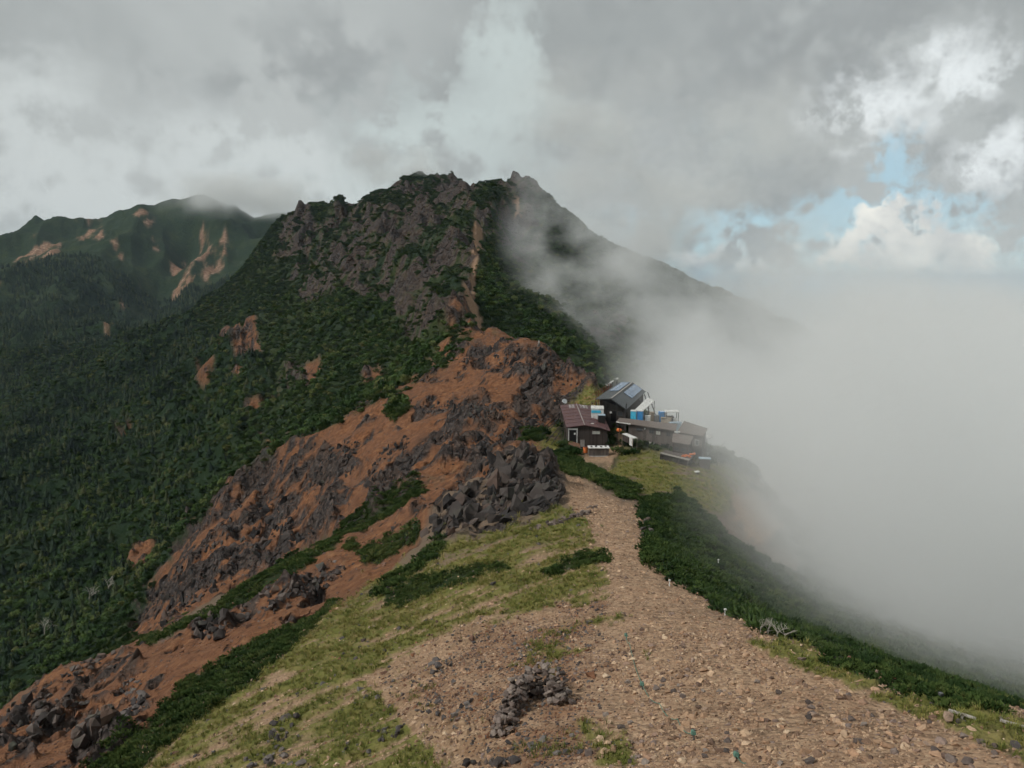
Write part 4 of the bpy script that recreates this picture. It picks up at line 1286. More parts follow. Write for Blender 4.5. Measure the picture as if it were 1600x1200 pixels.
# ---------------------------------------------------------------- long brown building across the court
def hut_brown():
    fl, fr = at(963, 658.5, 141.5), at(1056, 673, 136)
    bl, br = at(967.5, 653.5, 144.5), at(1058, 662.5, 141)
    bl.z += .1
    t = thing('mountain_hut', 'two-storey grey-brown hut with a long low pitched roof facing the path', 'hut', ((fl.x + fr.x) / 2, 139, -29))
    d = (fr - fl).normalized(); dh = Vector((d.x, d.y, 0)).normalized(); nb = Vector((-dh.y, dh.x, 0))
    A_, B_ = fl + dh * 2.2 + nb * .5, fr - dh * .15 + nb * .5
    C_, D_ = br - dh * .15, bl + dh * 2.2
    V = lambda p, z: Vector((p.x, p.y, z))
    hexa(t, 'wall', [V(A_, -30.2), V(B_, -33.2), V(C_, -33.2), V(D_, -30.2)], [p - Vector((0, 0, .18)) for p in (A_, B_, C_, D_)], M['grey_wood'])
    slab(t, 'roof', [fl, fr, br, bl], .15, M['brown_roof'])
    dz = Vector((0, 0, .16))
    hexa(t, 'fascia', [fl - dz, lerp(fl, fr, .25) - dz, lerp(fl, fr, .25) - dz - nb * .06, fl - dz - nb * .06], [fl, lerp(fl, fr, .25), lerp(fl, fr, .25) - nb * .06, fl - nb * .06], M['white'])
    for f, dz_, w, h, g in ((.24, 1.0, 1.3, .7, 'glass'), (.50, 1.0, 1.0, .9, 'glass'), (.64, 1.05, .9, .8, 'curtain'), (.5, 3.2, 1.4, .6, 'curtain'), (.16, 2.8, 1.2, .45, 'curtain'), (.85, 1.0, .8, .8, 'glass'), (.75, 3.2, .9, .8, 'glass')):
        p = lerp(A_, B_, f) - Vector((0, 0, dz_))
        window(t, p - nb * .01, dh, (0, 0, 1), w, h, M[g], M['grey_wood'], n=-nb)
    p = lerp(A_, B_, .36)
    obox(t, 'pipe_cover', V(p - nb * .1, p.z - .8), (.2, .15, .25), 0, M['white'])
    # open bay at the left end
    for f in (.02, .16):
        p = lerp(fl, fr, f)
        pole(t, 'post', p - Vector((0, 0, .2)), V(p, float(ground(p.x, p.y)) - .3), .08, M['dark_wood'])
    return t
hut_brown()

def hut_right():
    P = [at(1058, 674.5, 136.2), at(1099, 681.5, 132.8), at(1105.5, 669.5, 139), at(1069, 657.5, 145)]
    t = thing('mountain_hut', 'brown roofed building at the fog side, rightmost of the huts', 'hut', (P[1].x - 2, P[1].y + 4, -30))
    V = lambda p, z: Vector((p.x, p.y, z))
    c = sum(P, Vector()) / 4
    ins = [p + (V(c, p.z) - p) * .1 for p in P]
    hexa(t, 'wall', [V(p, -34) for p in ins], [p - Vector((0, 0, .12)) for p in ins], M['grey_wood'])
    slab(t, 'roof', P, .16, M['brown_roof'])
    Q = [at(1050, 690.5, 129.6), at(1078, 694.5, 128.2), at(1083.5, 681.5, 132.4), at(1051.5, 676.5, 134.6)]
    slab(t, 'annex_roof', Q, .12, M['brown_roof'], 'lower annex roof in front')
    cq = sum(Q, Vector()) / 4
    iq = [p + (V(cq, p.z) - p) * .08 for p in Q]
    hexa(t, 'annex_wall', [V(p, -34) for p in iq], [p - Vector((0, 0, .1)) for p in iq], M['dark_wood'])
    obox(t, 'gutter_box', at(1058, 675.8, 135.2), (1.0, .3, .2), 0, M['white'])
    a, b = ins[0], ins[1]
    d = (V(b, 0) - V(a, 0)).normalized(); n = Vector((d.y, -d.x, 0))
    window(t, lerp(a, b, .8) - Vector((0, 0, 1.4)) + n * .02, d, (0, 0, 1), .8, 1.0, M['glass'], M['white'], n=n)
    e0, e1 = iq[0], iq[1]
    d2 = (V(e1, 0) - V(e0, 0)).normalized(); n2 = Vector((d2.y, -d2.x, 0))
    for f in (.25, .65):
        window(t, lerp(e0, e1, f) - Vector((0, 0, 1.1)) + n2 * .02, d2, (0, 0, 1), .9, .7, M['glass'], M['grey_wood'], n=n2)
    return t
hut_right()

# ---------------------------------------------------------------- things round the huts
def gz(x, y, d=0.): return Vector((x, y, float(ground(x, y)) + d))
def on(px, D, d=0.):
    x = float(ray(px, 660)[0]) * D
    return gz(x, D, d)

def container():
    p = on(933, 148.5); p.z = at(933, 648.5, 148).z
    t = thing('storage_container', 'white storage container with blue band between the maroon and main huts', 'container', p)
    obox(t, 'body', p + Vector((0, 0, -1.6)), (2.4, 3.5, 3.0), -.1, M['white'])
    obox(t, 'blue_band', p + Vector((-.25, -.02, .65)), (1.8, 3.54, .5), -.1, M['cyan'])
    obox(t, 'roof_lip', p + Vector((0, 0, 1.402)), (2.5, 3.6, .1), -.1, M['white'])
container()

def water_tank():
    p = at(939.5, 660, 144.5)
    t = thing('water_tank', 'black water tank with pale lid beside the white container', 'tank', p)
    obox(t, 'body', p + Vector((0, 0, -.8)), (1.25, 1.3, 2.2), 0, M['black_steel'])
    obox(t, 'lid', p + Vector((0, 0, 1.402)), (1.4, 1.45, .14), 0, M['tarp_blue'])
water_tank()

for k, (px, mk, lab) in enumerate(((990, 'cyan', 'cyan portable toilet under the white lean-to'), (1000.5, 'blue', 'deep blue portable toilet under the white lean-to'))):
    p = at(px, 654, 147 - k * .6)
    t = thing('portable_toilet', lab, 'toilet', p, 'portable toilets beside the main hut')
    obox(t, 'cabin', p + Vector((0, 0, -.6)), (1.05, 1.1, 2.1), -.3, M[mk])
    obox(t, 'door', p + Vector((-.15, -.54, .1)), (.7, .06, 1.3), -.3, M['cyan' if mk == 'blue' else 'blue'] if False else M[mk])
    obox(t, 'roof', p + Vector((0, 0, 1.502)), (1.15, 1.2, .14), -.3, M['white'])
    obox(t, 'base', p + Vector((-.1, -.4, -.75)), (1.3, 1.5, .14), -.3, M['white'])

def machine_shed():
    p = at(1049, 660, 147)
    t = thing('equipment_shed', 'small open shed with a white flat top behind the brown hut', 'shed', p)
    for sx in (-1, 1):
        for sy in (-1, 1):
            pole(t, 'post', p + Vector((sx * 1.15, sy * .8, -1.5)), p + Vector((sx * 1.15, sy * .8, 2.1)), .07, M['grey_wood'])
    obox(t, 'roof', p + Vector((0, 0, 2.1)), (2.7, 2.1, .2), -.1, M['white'])
    obox(t, 'tank', p + Vector((-.3, .2, -1)), (1.4, 1.2, 2.2), 0, M['grey_wood'])
    obox(t, 'motor', p + Vector((.6, -.3, -1)), (.7, .8, 1.9), 0, M['white'])
machine_shed()

clut = [('crate', 'white sack leaning by the portable toilets', 'sack', 1012, 656, 146.5, (1.0, .8, .75), 'white'),
        ('supply_box', 'olive box under the braces of the main hut', 'box', 1018.5, 652, 149, (.8, .8, 1.0), 'pale_wood'),
        ('supply_box', 'blue covered box right of the braces', 'box', 1034, 652, 149, (1.2, 1.0, 1.0), 'blue'),
        ('supply_box', 'white lid box on the blue covered stack', 'box', 1036, 646, 150, (1.1, .9, .35), 'white'),
        ('supply_box', 'long pale plank stack behind the brown roof', 'timber', 1041, 656, 146.5, (1.9, .8, .4), 'pale_wood'),
        ('supply_box', 'grey drum box behind the brown roof', 'box', 1026, 655, 147.5, (.9, .9, .7), 'steel'),
        ('supply_box', 'pale flat sheet pile beside the white topped shed', 'sheets', 1055, 663, 144.5, (2.2, 1.0, .35), 'tarp_blue')]
for nm, lab, cat, px, py, D, sz, mk in clut:
    p = at(px, py, D)
    t = thing('storage_sack' if cat == 'sack' else {'timber': 'plank_stack', 'sheets': 'sheet_pile'}.get(cat, nm), lab, cat, p)
    obox(t, 'body', p + Vector((0, 0, -1.6)), (sz[0], sz[1], sz[2] + 1.6), random.uniform(-.4, .4), M[mk])
    obox(t, 'lid', p + Vector((0, 0, sz[2] + .002)), (sz[0] * 1.08, sz[1] * 1.08, .08), random.uniform(-.4, .4), M[mk])

# front yard of the maroon hut
def yard():
    p = at(935.5, 711, 133.5)
    t = thing('low_shed', 'low dark shed with a white sheet top in front of the maroon hut', 'shed', p)
    obox(t, 'wall', p + Vector((0, .4, -.7)), (3.5, 1.6, 2.0), 0, M['grey_wood'])
    obox(t, 'roof', p + Vector((0, .4, 1.302)), (3.75, 1.9, .12), 0, M['white'])
    for k in range(4):
        obox(t, 'roof_stone', p + Vector((-1.3 + k * .85, .1 + .3 * (k % 2), 1.43)), (.35, .3, .16), k, M['stone_grey'])
    obox(t, 'sill', p + Vector((0, -.55, -.35)), (3.6, .5, .3), 0, M['concrete'])
    p = at(914.5, 705.5, 135)
    t = thing('orange_drum', 'orange drum standing by the low shed', 'drum', p)
    v, f = tube_vf(p + Vector((0, 0, -.2)), p + Vector((0, 0, .75)), .42, .4, 12)
    part(t, 'body', v, f, M['orange'])
    v, f = tube_vf(p + Vector((0, 0, .752)), p + Vector((0, 0, .85)), .3, .3, 12)
    part(t, 'lid', v, f, M['rust'])
    p = at(910, 697, 136.6)
    t = thing('board_stand', 'small pale board stand left of the low shed', 'stand', p)
    obox(t, 'panel', p + Vector((0, 0, -.1)), (.75, .12, 1.3), .1, M['concrete'])
    obox(t, 'cap', p + Vector((0, 0, 1.202)), (.9, .3, .08), .1, M['grey_wood'])
yard()

def terrace_wall():
    rr = random.Random(9)
    b0, b1 = at(888, 703, 136.8), at(908, 709, 134.8)
    t = thing('stone_terrace', 'rough stone terrace wall under the maroon hut entrance', 'wall', (b0 + b1) / 2)
    hexa(t, 'core', [b0 - Vector((0, 0, 1.4)), b1 - Vector((0, 0, 1.4)), b1 + Vector((0, 3, -1.4)), b0 + Vector((0, 3, -1.4))],
         [b0 + Vector((.1, .2, 1.0)), b1 + Vector((-.1, .2, 1.0)), b1 + Vector((0, 3, 1.2)), b0 + Vector((0, 3, 1.2))], M['stone_red'])
    mesh = [hull_mesh('stone', rr, M['stone_grey'], 12, .5, .4, .32) for _ in range(5)]
    for k in range(60):
        f = rr.random(); z = rr.uniform(-.6, 1.0)
        o = link('stone', rr.choice(mesh), t)
        o.location = lerp(b0, b1, f) + Vector((0, rr.uniform(.0, .25), z)) - Vector(t.location)
        o.rotation_euler = (rr.uniform(-.4, .4), rr.uniform(-.4, .4), rr.uniform(0, 6))
        s_ = rr.uniform(.7, 1.3); o.scale = (s_, s_, s_)
terrace_wall()

def bench_stall():
    p = at(984, 690, 136)
    t = thing('roadside_stand', 'small open stand with white sheet roof beside the path below the brown hut', 'stand', p)
    a, b = at(975.5, 677, 139.5), at(992, 684, 134.5)
    nb = Vector((.45, .3, 0))
    slab(t, 'roof', [a - nb, b - nb, b + nb, a + nb], .08, M['white'])
    for q in (a - nb, b - nb, b + nb, a + nb):
        pole(t, 'post', q - Vector((0, 0, .08)), (q.x, q.y, float(ground(q.x, q.y)) - .2), .05, M['pale_wood'])
    hexa(t, 'screen', [v + Vector((0, 0, -1.3)) for v in (a - nb * .8, b - nb * .8, b - nb * .6, a - nb * .6)], [v + Vector((0, 0, -.3)) for v in (a - nb * .8, b - nb * .8, b - nb * .6, a - nb * .6)], M['dark_wood'])
    hexa(t, 'sheet', [v + Vector((0, 0, -1.5)) for v in (lerp(a, b, .7) - nb, b - nb, b - nb * .85, lerp(a, b, .7) - nb * .85)], [v + Vector((0, 0, -.1)) for v in (lerp(a, b, .7) - nb, b - nb, b - nb * .85, lerp(a, b, .7) - nb * .85)], M['white'])
    p = at(967.5, 672, 140.5)
    t = thing('orange_bundle', 'orange bundle at the upper end of the path under the brown eave', 'bundle', p)
    me = hull_mesh('bundle', random.Random(2), M['orange'], 24, 1.1, .9, .9)
    o = link('body', me, t)
    obox(t, 'strap', p + Vector((0, -.42, -.3)), (.12, .1, .7), 0, M['rust'])
bench_stall()

rr = random.Random(21)
for k in range(9):
    px, py = 1062 + k * 2.6 + rr.uniform(-1, 1), 716 - k * .55 + rr.uniform(-3, 2)
    p = at(px, py, 126.5)
    me = hull_mesh('orange_sheet', rr, M['orange'], 16, rr.uniform(.5, .95), rr.uniform(.4, .6), rr.uniform(.4, .8))
    o = link('orange_sheet', me, None, None, None, 'crumpled orange sheet lying on the terrace of the rightmost hut', 'sheet', 'orange sheets drying on the hut terrace', p)
def terrace():
    a, b, c, d = at(1032, 708, 127.5), at(1077, 719, 124.5), at(1084, 712, 128), at(1040, 703, 131)
    t = thing('deck', 'narrow terrace deck with pale front beam below the rightmost hut', 'deck', (a + b) / 2)
    slab(t, 'floor', [a, b, c, d], .2, M['grey_wood'])
    up = Vector((0, 0, .2)); n = Vector((0, -.12, 0))
    hexa(t, 'beam', [a + n - up * .3, b + n - up * .3, b - up * .3 + n * .1, a - up * .3 + n * .1], [a + n + up, b + n + up, b + up + n * .1, a + up + n * .1], M['concrete'])
    ins = Vector((0, .35, -.2)); low = Vector((0, 0, -3.0))
    hexa(t, 'retaining_wall', [a + ins + low, b + ins + low, c + low - Vector((.2, .1, 0)), d + low], [a + ins, b + ins, c - Vector((.2, .1, .2)), d - Vector((0, 0, .2))], M['stone_dark'])
    for f in (.05, .35, .65, .95):
        p = lerp(a, b, f) + Vector((0, .12, 0))
        pole(t, 'post', p - Vector((0, 0, .2)), (p.x, p.y, min(float(ground(p.x, p.y)), p.z - .5) - .3), .07, M['grey_wood'])
terrace()
def tank2():
    p = at(1101, 720, 127)
    t = thing('water_tank', 'pale blue-grey lidded tank lowest right of the huts', 'tank', p)
    obox(t, 'body', p + Vector((0, 0, -1.6)), (1.7, 1.1, 2.0), -.2, M['grey_wood'])
    obox(t, 'lid', p + Vector((0, 0, .402)), (2.0, 1.4, .12), -.2, M['tarp_blue'])
    p = at(1089, 737, 122)
    t = thing('white_board', 'bright white board lying on the slope below the rightmost hut', 'board', p)
    obox(t, 'board', p + Vector((0, 0, -.05)), (.85, .5, .1), .5, M['white'], tilt=.2)
    obox(t, 'support', p + Vector((.1, .1, -.9)), (.4, .3, .84), .5, M['grey_wood'])
    p = at(1106.5, 685, 134)
    t = thing('notice_board', 'white board fixed at the far right corner of the huts', 'panel', p)
    obox(t, 'board', p + Vector((0, 0, 0)), (.9, .1, .6), -.3, M['white'])
    pole(t, 'post', p + Vector((-.2, .08, .3)), p + Vector((-.2, .08, -3.5)), .06, M['steel'])
tank2()

# rusty rack, wind turbines, dish behind the huts
def rack():
    p = at(941, 628, 163)
    t = thing('iron_rack', 'rusty red iron frame rack behind the main hut', 'rack', p)
    for k in range(7):
        f = k / 6
        a = lerp(at(931, 628, 160), at(954, 613, 172), f)
        pole(t, 'upright', a - Vector((0, 0, 1)), a + Vector((0, 0, 2.2)), .08, M['rust'])
    for z in (.5, 1.3, 2.1):
        pole(t, 'rail', at(931, 628, 160) + Vector((0, 0, z)), at(954, 613, 172) + Vector((0, 0, z)), .06, M['rust'])
    for k in range(6):
        a = lerp(at(931, 628, 160), at(954, 613, 172), (k + .5) / 6)
        pole(t, 'strut', a + Vector((-.8, 0, -1)), a + Vector((.6, 0, 1.9)), .05, M['rust'])
rack()
for k, (px, py, D, lab) in enumerate(((949.5, 602, 171, 'white wind turbine on a thin mast, leftmost and lowest of the four'), (953.5, 598.5, 172, 'white wind turbine on a thin mast, second from left'),
                                      (956.5, 596, 173, 'white wind turbine on a thin mast, second from right'), (964, 592, 174, 'white wind turbine on a thin mast, rightmost and tallest'))):
    top = at(px, py, D)
    t = thing('wind_turbine', lab, 'wind turbine', gz(top.x, D), 'small wind turbines behind the main hut')
    pole(t, 'mast', (top.x, D, float(ground(top.x, D)) - .6), top, .08, M['black_steel'])
    obox(t, 'nacelle', top + Vector((0, 0, -.1)), (.2, .5, .2), .6, M['white'])
    obox(t, 'tail_vane', top + Vector((.25, .4, -.1)), (.05, .35, .35), .6, M['white'])
    hub = top + Vector((-.3, -.4, .03))
    for b in range(3):
        a = b * 2.094 + k
        e = hub + Vector((math.cos(a) * .5, math.cos(a) * -.3, math.sin(a) * .55))
        pole(t, 'blade', hub, e, .05, M['white'], None, .02, 4)
def dish():
    p = at(882.5, 631, 165)
    t = thing('satellite_dish', 'pale round dish on the slope behind the maroon roof', 'dish', p)
    v, f = [], []
    c = p + Vector((0, 0, .6)); ax = Vector((.3, -.7, .65)).normalized(); a = ax.orthogonal().normalized(); b = ax.cross(a)
    n = 16
    for r_, dd in ((.02, -.22), (.35, -.16), (.6, 0), (.6, -.05), (.33, -.22), (.02, -.28)):
        for k in range(n):
            q = 6.2832 * k / n
            v.append(c + (a * math.cos(q) + b * math.sin(q)) * r_ + ax * dd)
    for l in range(5):
        f += [(l * n + k, l * n + (k + 1) % n, (l + 1) * n + (k + 1) % n, (l + 1) * n + k) for k in range(n)]
    part(t, 'reflector', v, f, M['silver'], None, True)
    pole(t, 'mast', c - ax * .2, Vector((p.x, p.y, min(float(ground(p.x, p.y)), p.z) - .5)), .07, M['steel'])
dish()
# ================================================================ ROCKS
def inpoly(x, y, pts):
    r = False
    n = len(pts)
    for i in range(n):
        (x1, y1), (x2, y2) = pts[i], pts[(i + 1) % n]
        if (y1 > y) != (y2 > y) and x < (x2 - x1) * (y - y1) / (y2 - y1) + x1:
            r = not r
    return r

def rock_mesh(name, rg, mat, n=22, s=(1, .85, .8), cuts=1):
    """angular block with broken faces: hull, subdivided, faces knocked in and out along joints"""
    bm = bmesh.new()
    for _ in range(n):
        d = Vector((rg.gauss(0, 1), rg.gauss(0, 1), rg.gauss(0, 1)))
        m = max(abs(d.x), abs(d.y), abs(d.z))
        d = d.lerp(d / m * d.length * .7, .6).normalized() * rg.uniform(.82, 1.05)
        bm.verts.new((d.x * s[0] * .5, d.y * s[1] * .5, d.z * s[2] * .5))
    r = bmesh.ops.convex_hull(bm, input=bm.verts)
    bmesh.ops.delete(bm, geom=[v for v in r['geom_interior'] if isinstance(v, bmesh.types.BMVert)], context='VERTS')
    bmesh.ops.triangulate(bm, faces=bm.faces)
    if cuts:
        bmesh.ops.subdivide_edges(bm, edges=bm.edges, cuts=cuts, use_grid_fill=True)
        o = Vector((rg.uniform(0, 50), rg.uniform(0, 50), rg.uniform(0, 50)))
        for v in bm.verts:
            p = v.co * 2.6 + o
            k = mnoise.cell(p) - .5
            q = mnoise.noise(v.co * 5 + o)
            v.co *= 1 + .13 * k + .08 * q
    me = bpy.data.meshes.new(name)
    bm.normal_update(); bm.to_mesh(me); bm.free()
    me.materials.append(mat)
    return me

rg = random.Random(31)
BLK = [rock_mesh('block', rg, M['stone_dark'], 11, (1, rg.uniform(.6, .9), rg.uniform(.7, 1.1))) for _ in range(10)]
BLKG = [rock_mesh('block', rg, M['stone_grey'], 20, (1, rg.uniform(.6, .9), rg.uniform(.5, .9))) for _ in range(8)]

def outcrop(label, pts, n, smin, smax, meshes, seed, dmin=20, sink=.25, tall=1.0, group=None, lean=.35, bed=None):
    """bedrock outcrop: blocks wedged together on the slope"""
    rg = random.Random(seed)
    xs, ys = [p[0] for p in pts], [p[1] for p in pts]
    c = hit(sum(xs) / len(xs), sum(ys) / len(ys), dmin)
    t = thing('rock_outcrop', label, 'rock', c, group)
    k = tries = 0
    while k < n and tries < n * 30:
        tries += 1
        x, y = rg.uniform(min(xs), max(xs)), rg.uniform(min(ys), max(ys))
        if not inpoly(x, y, pts):
            continue
        p = hit(x, y, dmin)
        if abs(p.y - c.y) > .4 * c.y:
            continue
        s = smin * (1 - rg.random() * (1 - (smax / smin) ** -1.3)) ** (-1 / 1.3)
        o = link('block', rg.choice(meshes), t)
        o.location = p - c + Vector((0, 0, s * (.35 - sink) * tall))
        o.rotation_euler = (rg.gauss(0, lean), rg.gauss(0, lean), rg.uniform(0, 6.283))
        o.scale = (s * rg.uniform(.8, 1.2), s * rg.uniform(.8, 1.2), s * tall * rg.uniform(.8, 1.3))
        if bed:                                     # layered rock: slabs dipping the same way
            o.rotation_euler = (bed[0] + rg.gauss(0, .16), bed[1] + rg.gauss(0, .16), rg.gauss(0, .4))
            o.scale = (s * rg.uniform(1.1, 1.9), s * rg.uniform(.7, 1.1), s * rg.uniform(.4, .85))
        k += 1
    return t

BLKC = [rock_mesh('block', rg, M['stone_crag'], 13, (1, rg.uniform(.6, .9), rg.uniform(.7, 1.1)), 2) for _ in range(10)]
crag = outcrop('big dark layered crag beside the path, below the maroon hut',
               [(655,835),(690,800),(760,720),(800,700),(835,705),(868,745),(880,775),(860,800),(800,812),(740,822),(700,840)], 290, .8, 3.4, BLKC, 1, 60, .36, 1.2, lean=.25)
for k, o in enumerate(crag.children):               # half of it split into steep layers
    if k % 2:
        o.rotation_euler = (.35 + random.gauss(0, .15), -.75 + random.gauss(0, .2), random.gauss(0, .35)); o.scale = (o.scale.x * 1.35, o.scale.y * .9, o.scale.z * .5)
# the two big smooth slabs in its face
for px, py, s, e in ((842, 790, (3.1, 1.6, 2.2), (.1, .1, .2)), (835, 765, (2.8, 1.5, 1.6), (.2, -.2, .3)), (775, 812, (2.4, 1.5, 2.2), (.1, 0, .3)), (750, 815, (2.0, 1.4, 2.0), (0, .1, -.2)), (858, 735, (1.6, 1.4, 3.0), (.2, .3, .1))):
    p = hit(px, py, 60)
    o = link('slab', rock_mesh('slab', rg, M['stone_crag'], 14, s, 0), crag)
    o.location = p - Vector(crag.location) + Vector((0, -.3, .3)); o.rotation_euler = e
outcrop('grey rock outcrop with jagged top at the lower left edge', [(-10,1150),(20,1100),(70,1085),(135,1085),(140,1105),(90,1130),(30,1180)], 60, .6, 2.2, BLK, 2, 40, .2)
outcrop('dark upright rock block in the red gully, lower left', [(118,1165),(135,1130),(175,1100),(178,1120),(160,1150),(130,1175)], 40, .6, 2.0, BLK, 3, 35, .1, 1.3)
outcrop('lone grey block right of the dark upright rock in the gully', [(188,1120),(200,1098),(228,1085),(225,1105),(200,1128)], 16, .5, 1.5, BLKG, 4, 35, .1)
outcrop('dark rock knob below the green crest strip in the red gully', [(300,1000),(305,968),(340,955),(360,975),(345,1000)], 40, .6, 2.0, BLK, 5, 50, .15, 1.2)
outcrop('low dark rock ledges across the red gully under the crest', [(355,965),(420,925),(500,890),(520,905),(450,935),(380,975)], 50, .5, 1.7, BLK, 6, 50)
outcrop('grey rocks in the red gully near the left outcrop', [(175,1085),(205,1062),(225,1066),(205,1085)], 14, .5, 1.3, BLKG, 7, 40)
outcrop('rock ledges on the spur crest at the left, above the gully', [(95,1060),(130,1035),(165,1012),(180,1022),(130,1055)], 34, .5, 1.7, BLK, 8, 60)
outcrop('dark jumbled rocks in the gully beside the long pine strip', [(400,960),(460,915),(540,885),(545,900),(480,935),(420,970)], 34, .45, 1.4, BLK, 9, 50)
outcrop('pale lichen covered rock ledge at the bottom, left of centre', [(415,1200),(420,1150),(432,1120),(470,1118),(455,1150),(440,1200)], 26, .25, .9, BLKG, 10, 15, .15, .9)
outcrop('flat pale rocks at the bottom edge beside the lichen ledge', [(370,1200),(380,1180),(470,1180),(480,1200)], 16, .2, .7, BLKG, 11, 15)
outcrop('brown shattered rock in the turf above the stone windbreak', [(648,1112),(660,1090),(680,1080),(690,1095),(672,1115)], 18, .15, .55, BLKG, 12, 15, .15)
outcrop('dark stone cluster in the turf, upper middle of the near slope', [(672,1060),(680,1035),(705,1030),(712,1045),(690,1058)], 16, .15, .6, BLKG, 13, 15, .1)
outcrop('small grey rock pair in the turf right of the shattered rock', [(718,1108),(728,1092),(745,1098),(738,1112)], 8, .2, .5, BLKG, 14, 15, .1)
outcrop('low grey rocks in the grass near the bottom', [(585,1160),(600,1140),(625,1140),(622,1155)], 12, .2, .6, BLKG, 15, 15, .1)
outcrop('dark red rock step at the very bottom, under the windbreak', [(715,1200),(725,1188),(780,1190),(790,1200)], 14, .2, .6, BLK, 16, 15)
outcrop('rock rib on the right of the path narrows', [(1003,838),(1006,815),(1026,815),(1024,838)], 10, .4, 1.1, BLK, 17, 25, .1)
BOWL = [('dark ribbed cliff at the foot of the red bowl, left', [(290,900),(330,830),(400,770),(470,780),(480,840),(420,880),(330,930)], 130, 1.0, 4.2),
        ('broken rock wall at the left end of the red bowl', [(215,970),(250,900),(300,880),(320,930),(260,980)], 70, .9, 3.4),
        ('dark rock band across the top of the red bowl', [(640,640),(700,625),(790,640),(800,652),(700,652)], 60, .8, 2.6),
        ('dark rock towers under the knoll crest', [(700,560),(770,545),(860,545),(915,600),(860,610),(790,590)], 110, .8, 3.4),
        ('black rock rib running down to the maroon hut', [(740,690),(800,660),(860,645),(865,655),(800,690),(750,710)], 70, .8, 2.6),
        ('dark boulders in the middle of the red bowl', [(560,760),(600,700),(640,680),(640,720),(610,770)], 50, .8, 3.0),
        ('rock rib left of the boulders in the red bowl', [(480,760),(520,690),(560,690),(550,740),(520,790)], 46, .8, 2.8)]
for k, (lab, pts, n, a, b) in enumerate(BOWL):
    outcrop(lab, pts, int(n * 1.3), a * .8, b, BLKC, 40 + k, 110, .42, 1.35, lean=.25)

# ---------------------------------------------------------------- dry stone windbreak and low wall
def dry_wall(label, path, n, size, seed, height, name='stone_wall', width=.35, dmin=15, cat='wall'):
    rg = random.Random(seed)
    meshes = [hull_mesh('stone', rg, M['stone_wall'], 14, 1, .8, .62) for k in range(8)]
    G = [hit(x, y, dmin) for x, y in path]
    t = thing(name, label, cat, G[len(G) // 2])
    seg = [(G[i + 1] - G[i]).length for i in range(len(G) - 1)]
    tot = sum(seg)
    for k in range(n):
        d = rg.uniform(0, tot)
        i = 0
        while i < len(seg) - 1 and d > seg[i]:
            d -= seg[i]; i += 1
        f = min(1, d / seg[i])
        p = lerp(G[i], G[i + 1], f)
        whole = (sum(seg[:i]) + d) / tot
        hh = height(whole)
        z = rg.uniform(-.1, 1) * hh
        w = width * (1.25 - .5 * max(z, 0) / max(hh, .1))
        x, y = p.x + rg.uniform(-w, w), p.y + rg.uniform(-w, w)
        s = size * rg.uniform(.65, 1.5)
        o = link('stone', rg.choice(meshes), t)
        o.location = Vector((x, y, float(ground(x, y)) + z)) - Vector(t.location)
        o.rotation_euler = (rg.gauss(0, .35), rg.gauss(0, .35), rg.uniform(0, 6.28)); o.scale = (s, s, s * rg.uniform(.7, 1.1))
    return t
dry_wall('horseshoe dry stone windbreak of dark stones standing in the gravel', [(778,1150),(795,1125),(812,1100),(828,1085),(850,1082),(868,1088),(882,1102)], 298, .37, 3,
         lambda w: 1.35 * min(1, w / .45 + .2) * (1 if w < .8 else max(.3, 1 - (w - .8) / .25)), 'stone_windbreak', .38)
dry_wall('low line of piled stones left of the path below the crag', [(830,830),(870,818),(905,808),(930,798)], 90, .5, 4, lambda w: .15 + .5 * w, 'stone_wall', .4, 40)

# ---------------------------------------------------------------- single stones on the path and slope
def stones():
    rg = random.Random(77)
    T = [hull_mesh('path_stone', rg, M['stone_tan'], 14, 1, .8, .55) for _ in range(8)]
    D_ = [hull_mesh('dark_stone', rg, M['stone_wall'], 14, 1, .8, .6) for _ in range(5)]
    Gm = [hull_mesh('turf_stone', rg, M['stone_grey'], 16, 1, .8, .6) for _ in range(6)]
    def put(name, mesh, px, py, s, lab, grp):
        p = hit(px, py, 12)
        o = link(name, mesh, None, None, None, lab, 'stone', grp, p + Vector((0, 0, s * .08)))
        o.rotation_euler = (rg.gauss(0, .3), rg.gauss(0, .3), rg.uniform(0, 6.28)); o.scale = (s, s, s)
    k = 0
    poly = PATH[0][0]
    while k < 170:
        x, y = rg.uniform(930, 1590), rg.uniform(960, 1198)
        if not inpoly(x, y, [(940,1200),(935,1100),(960,1000),(950,960),(1120,960),(1190,1015),(1290,1035),(1400,1090),(1520,1135),(1600,1180),(1600,1200)]):
            continue
        put('path_stone', rg.choice(T), x, y, rg.uniform(.28, .5), 'larger tan angular stone lying loose on the gravel path', 'larger stones on the gravel path'); k += 1
    for _ in range(70):
        x, y = rg.uniform(900, 1590), rg.uniform(1040, 1198)
        if y < 1030 + (x - 1150) * .32:
            continue
        put('dark_stone', rg.choice(D_), x, y, rg.uniform(.25, .48), 'dark brown angular stone among the tan gravel of the path', 'dark stones on the gravel path')
    for _ in range(60):
        x, y = rg.uniform(480, 900), rg.uniform(980, 1195)
        if inpoly(x, y, [(770,1160),(770,1070),(910,1070),(910,1130)]):
            continue
        put('turf_stone', rg.choice(Gm), x, y, rg.uniform(.2, .55), 'grey stone half sunk in the turf left of the path', 'grey stones in the turf')
stones()

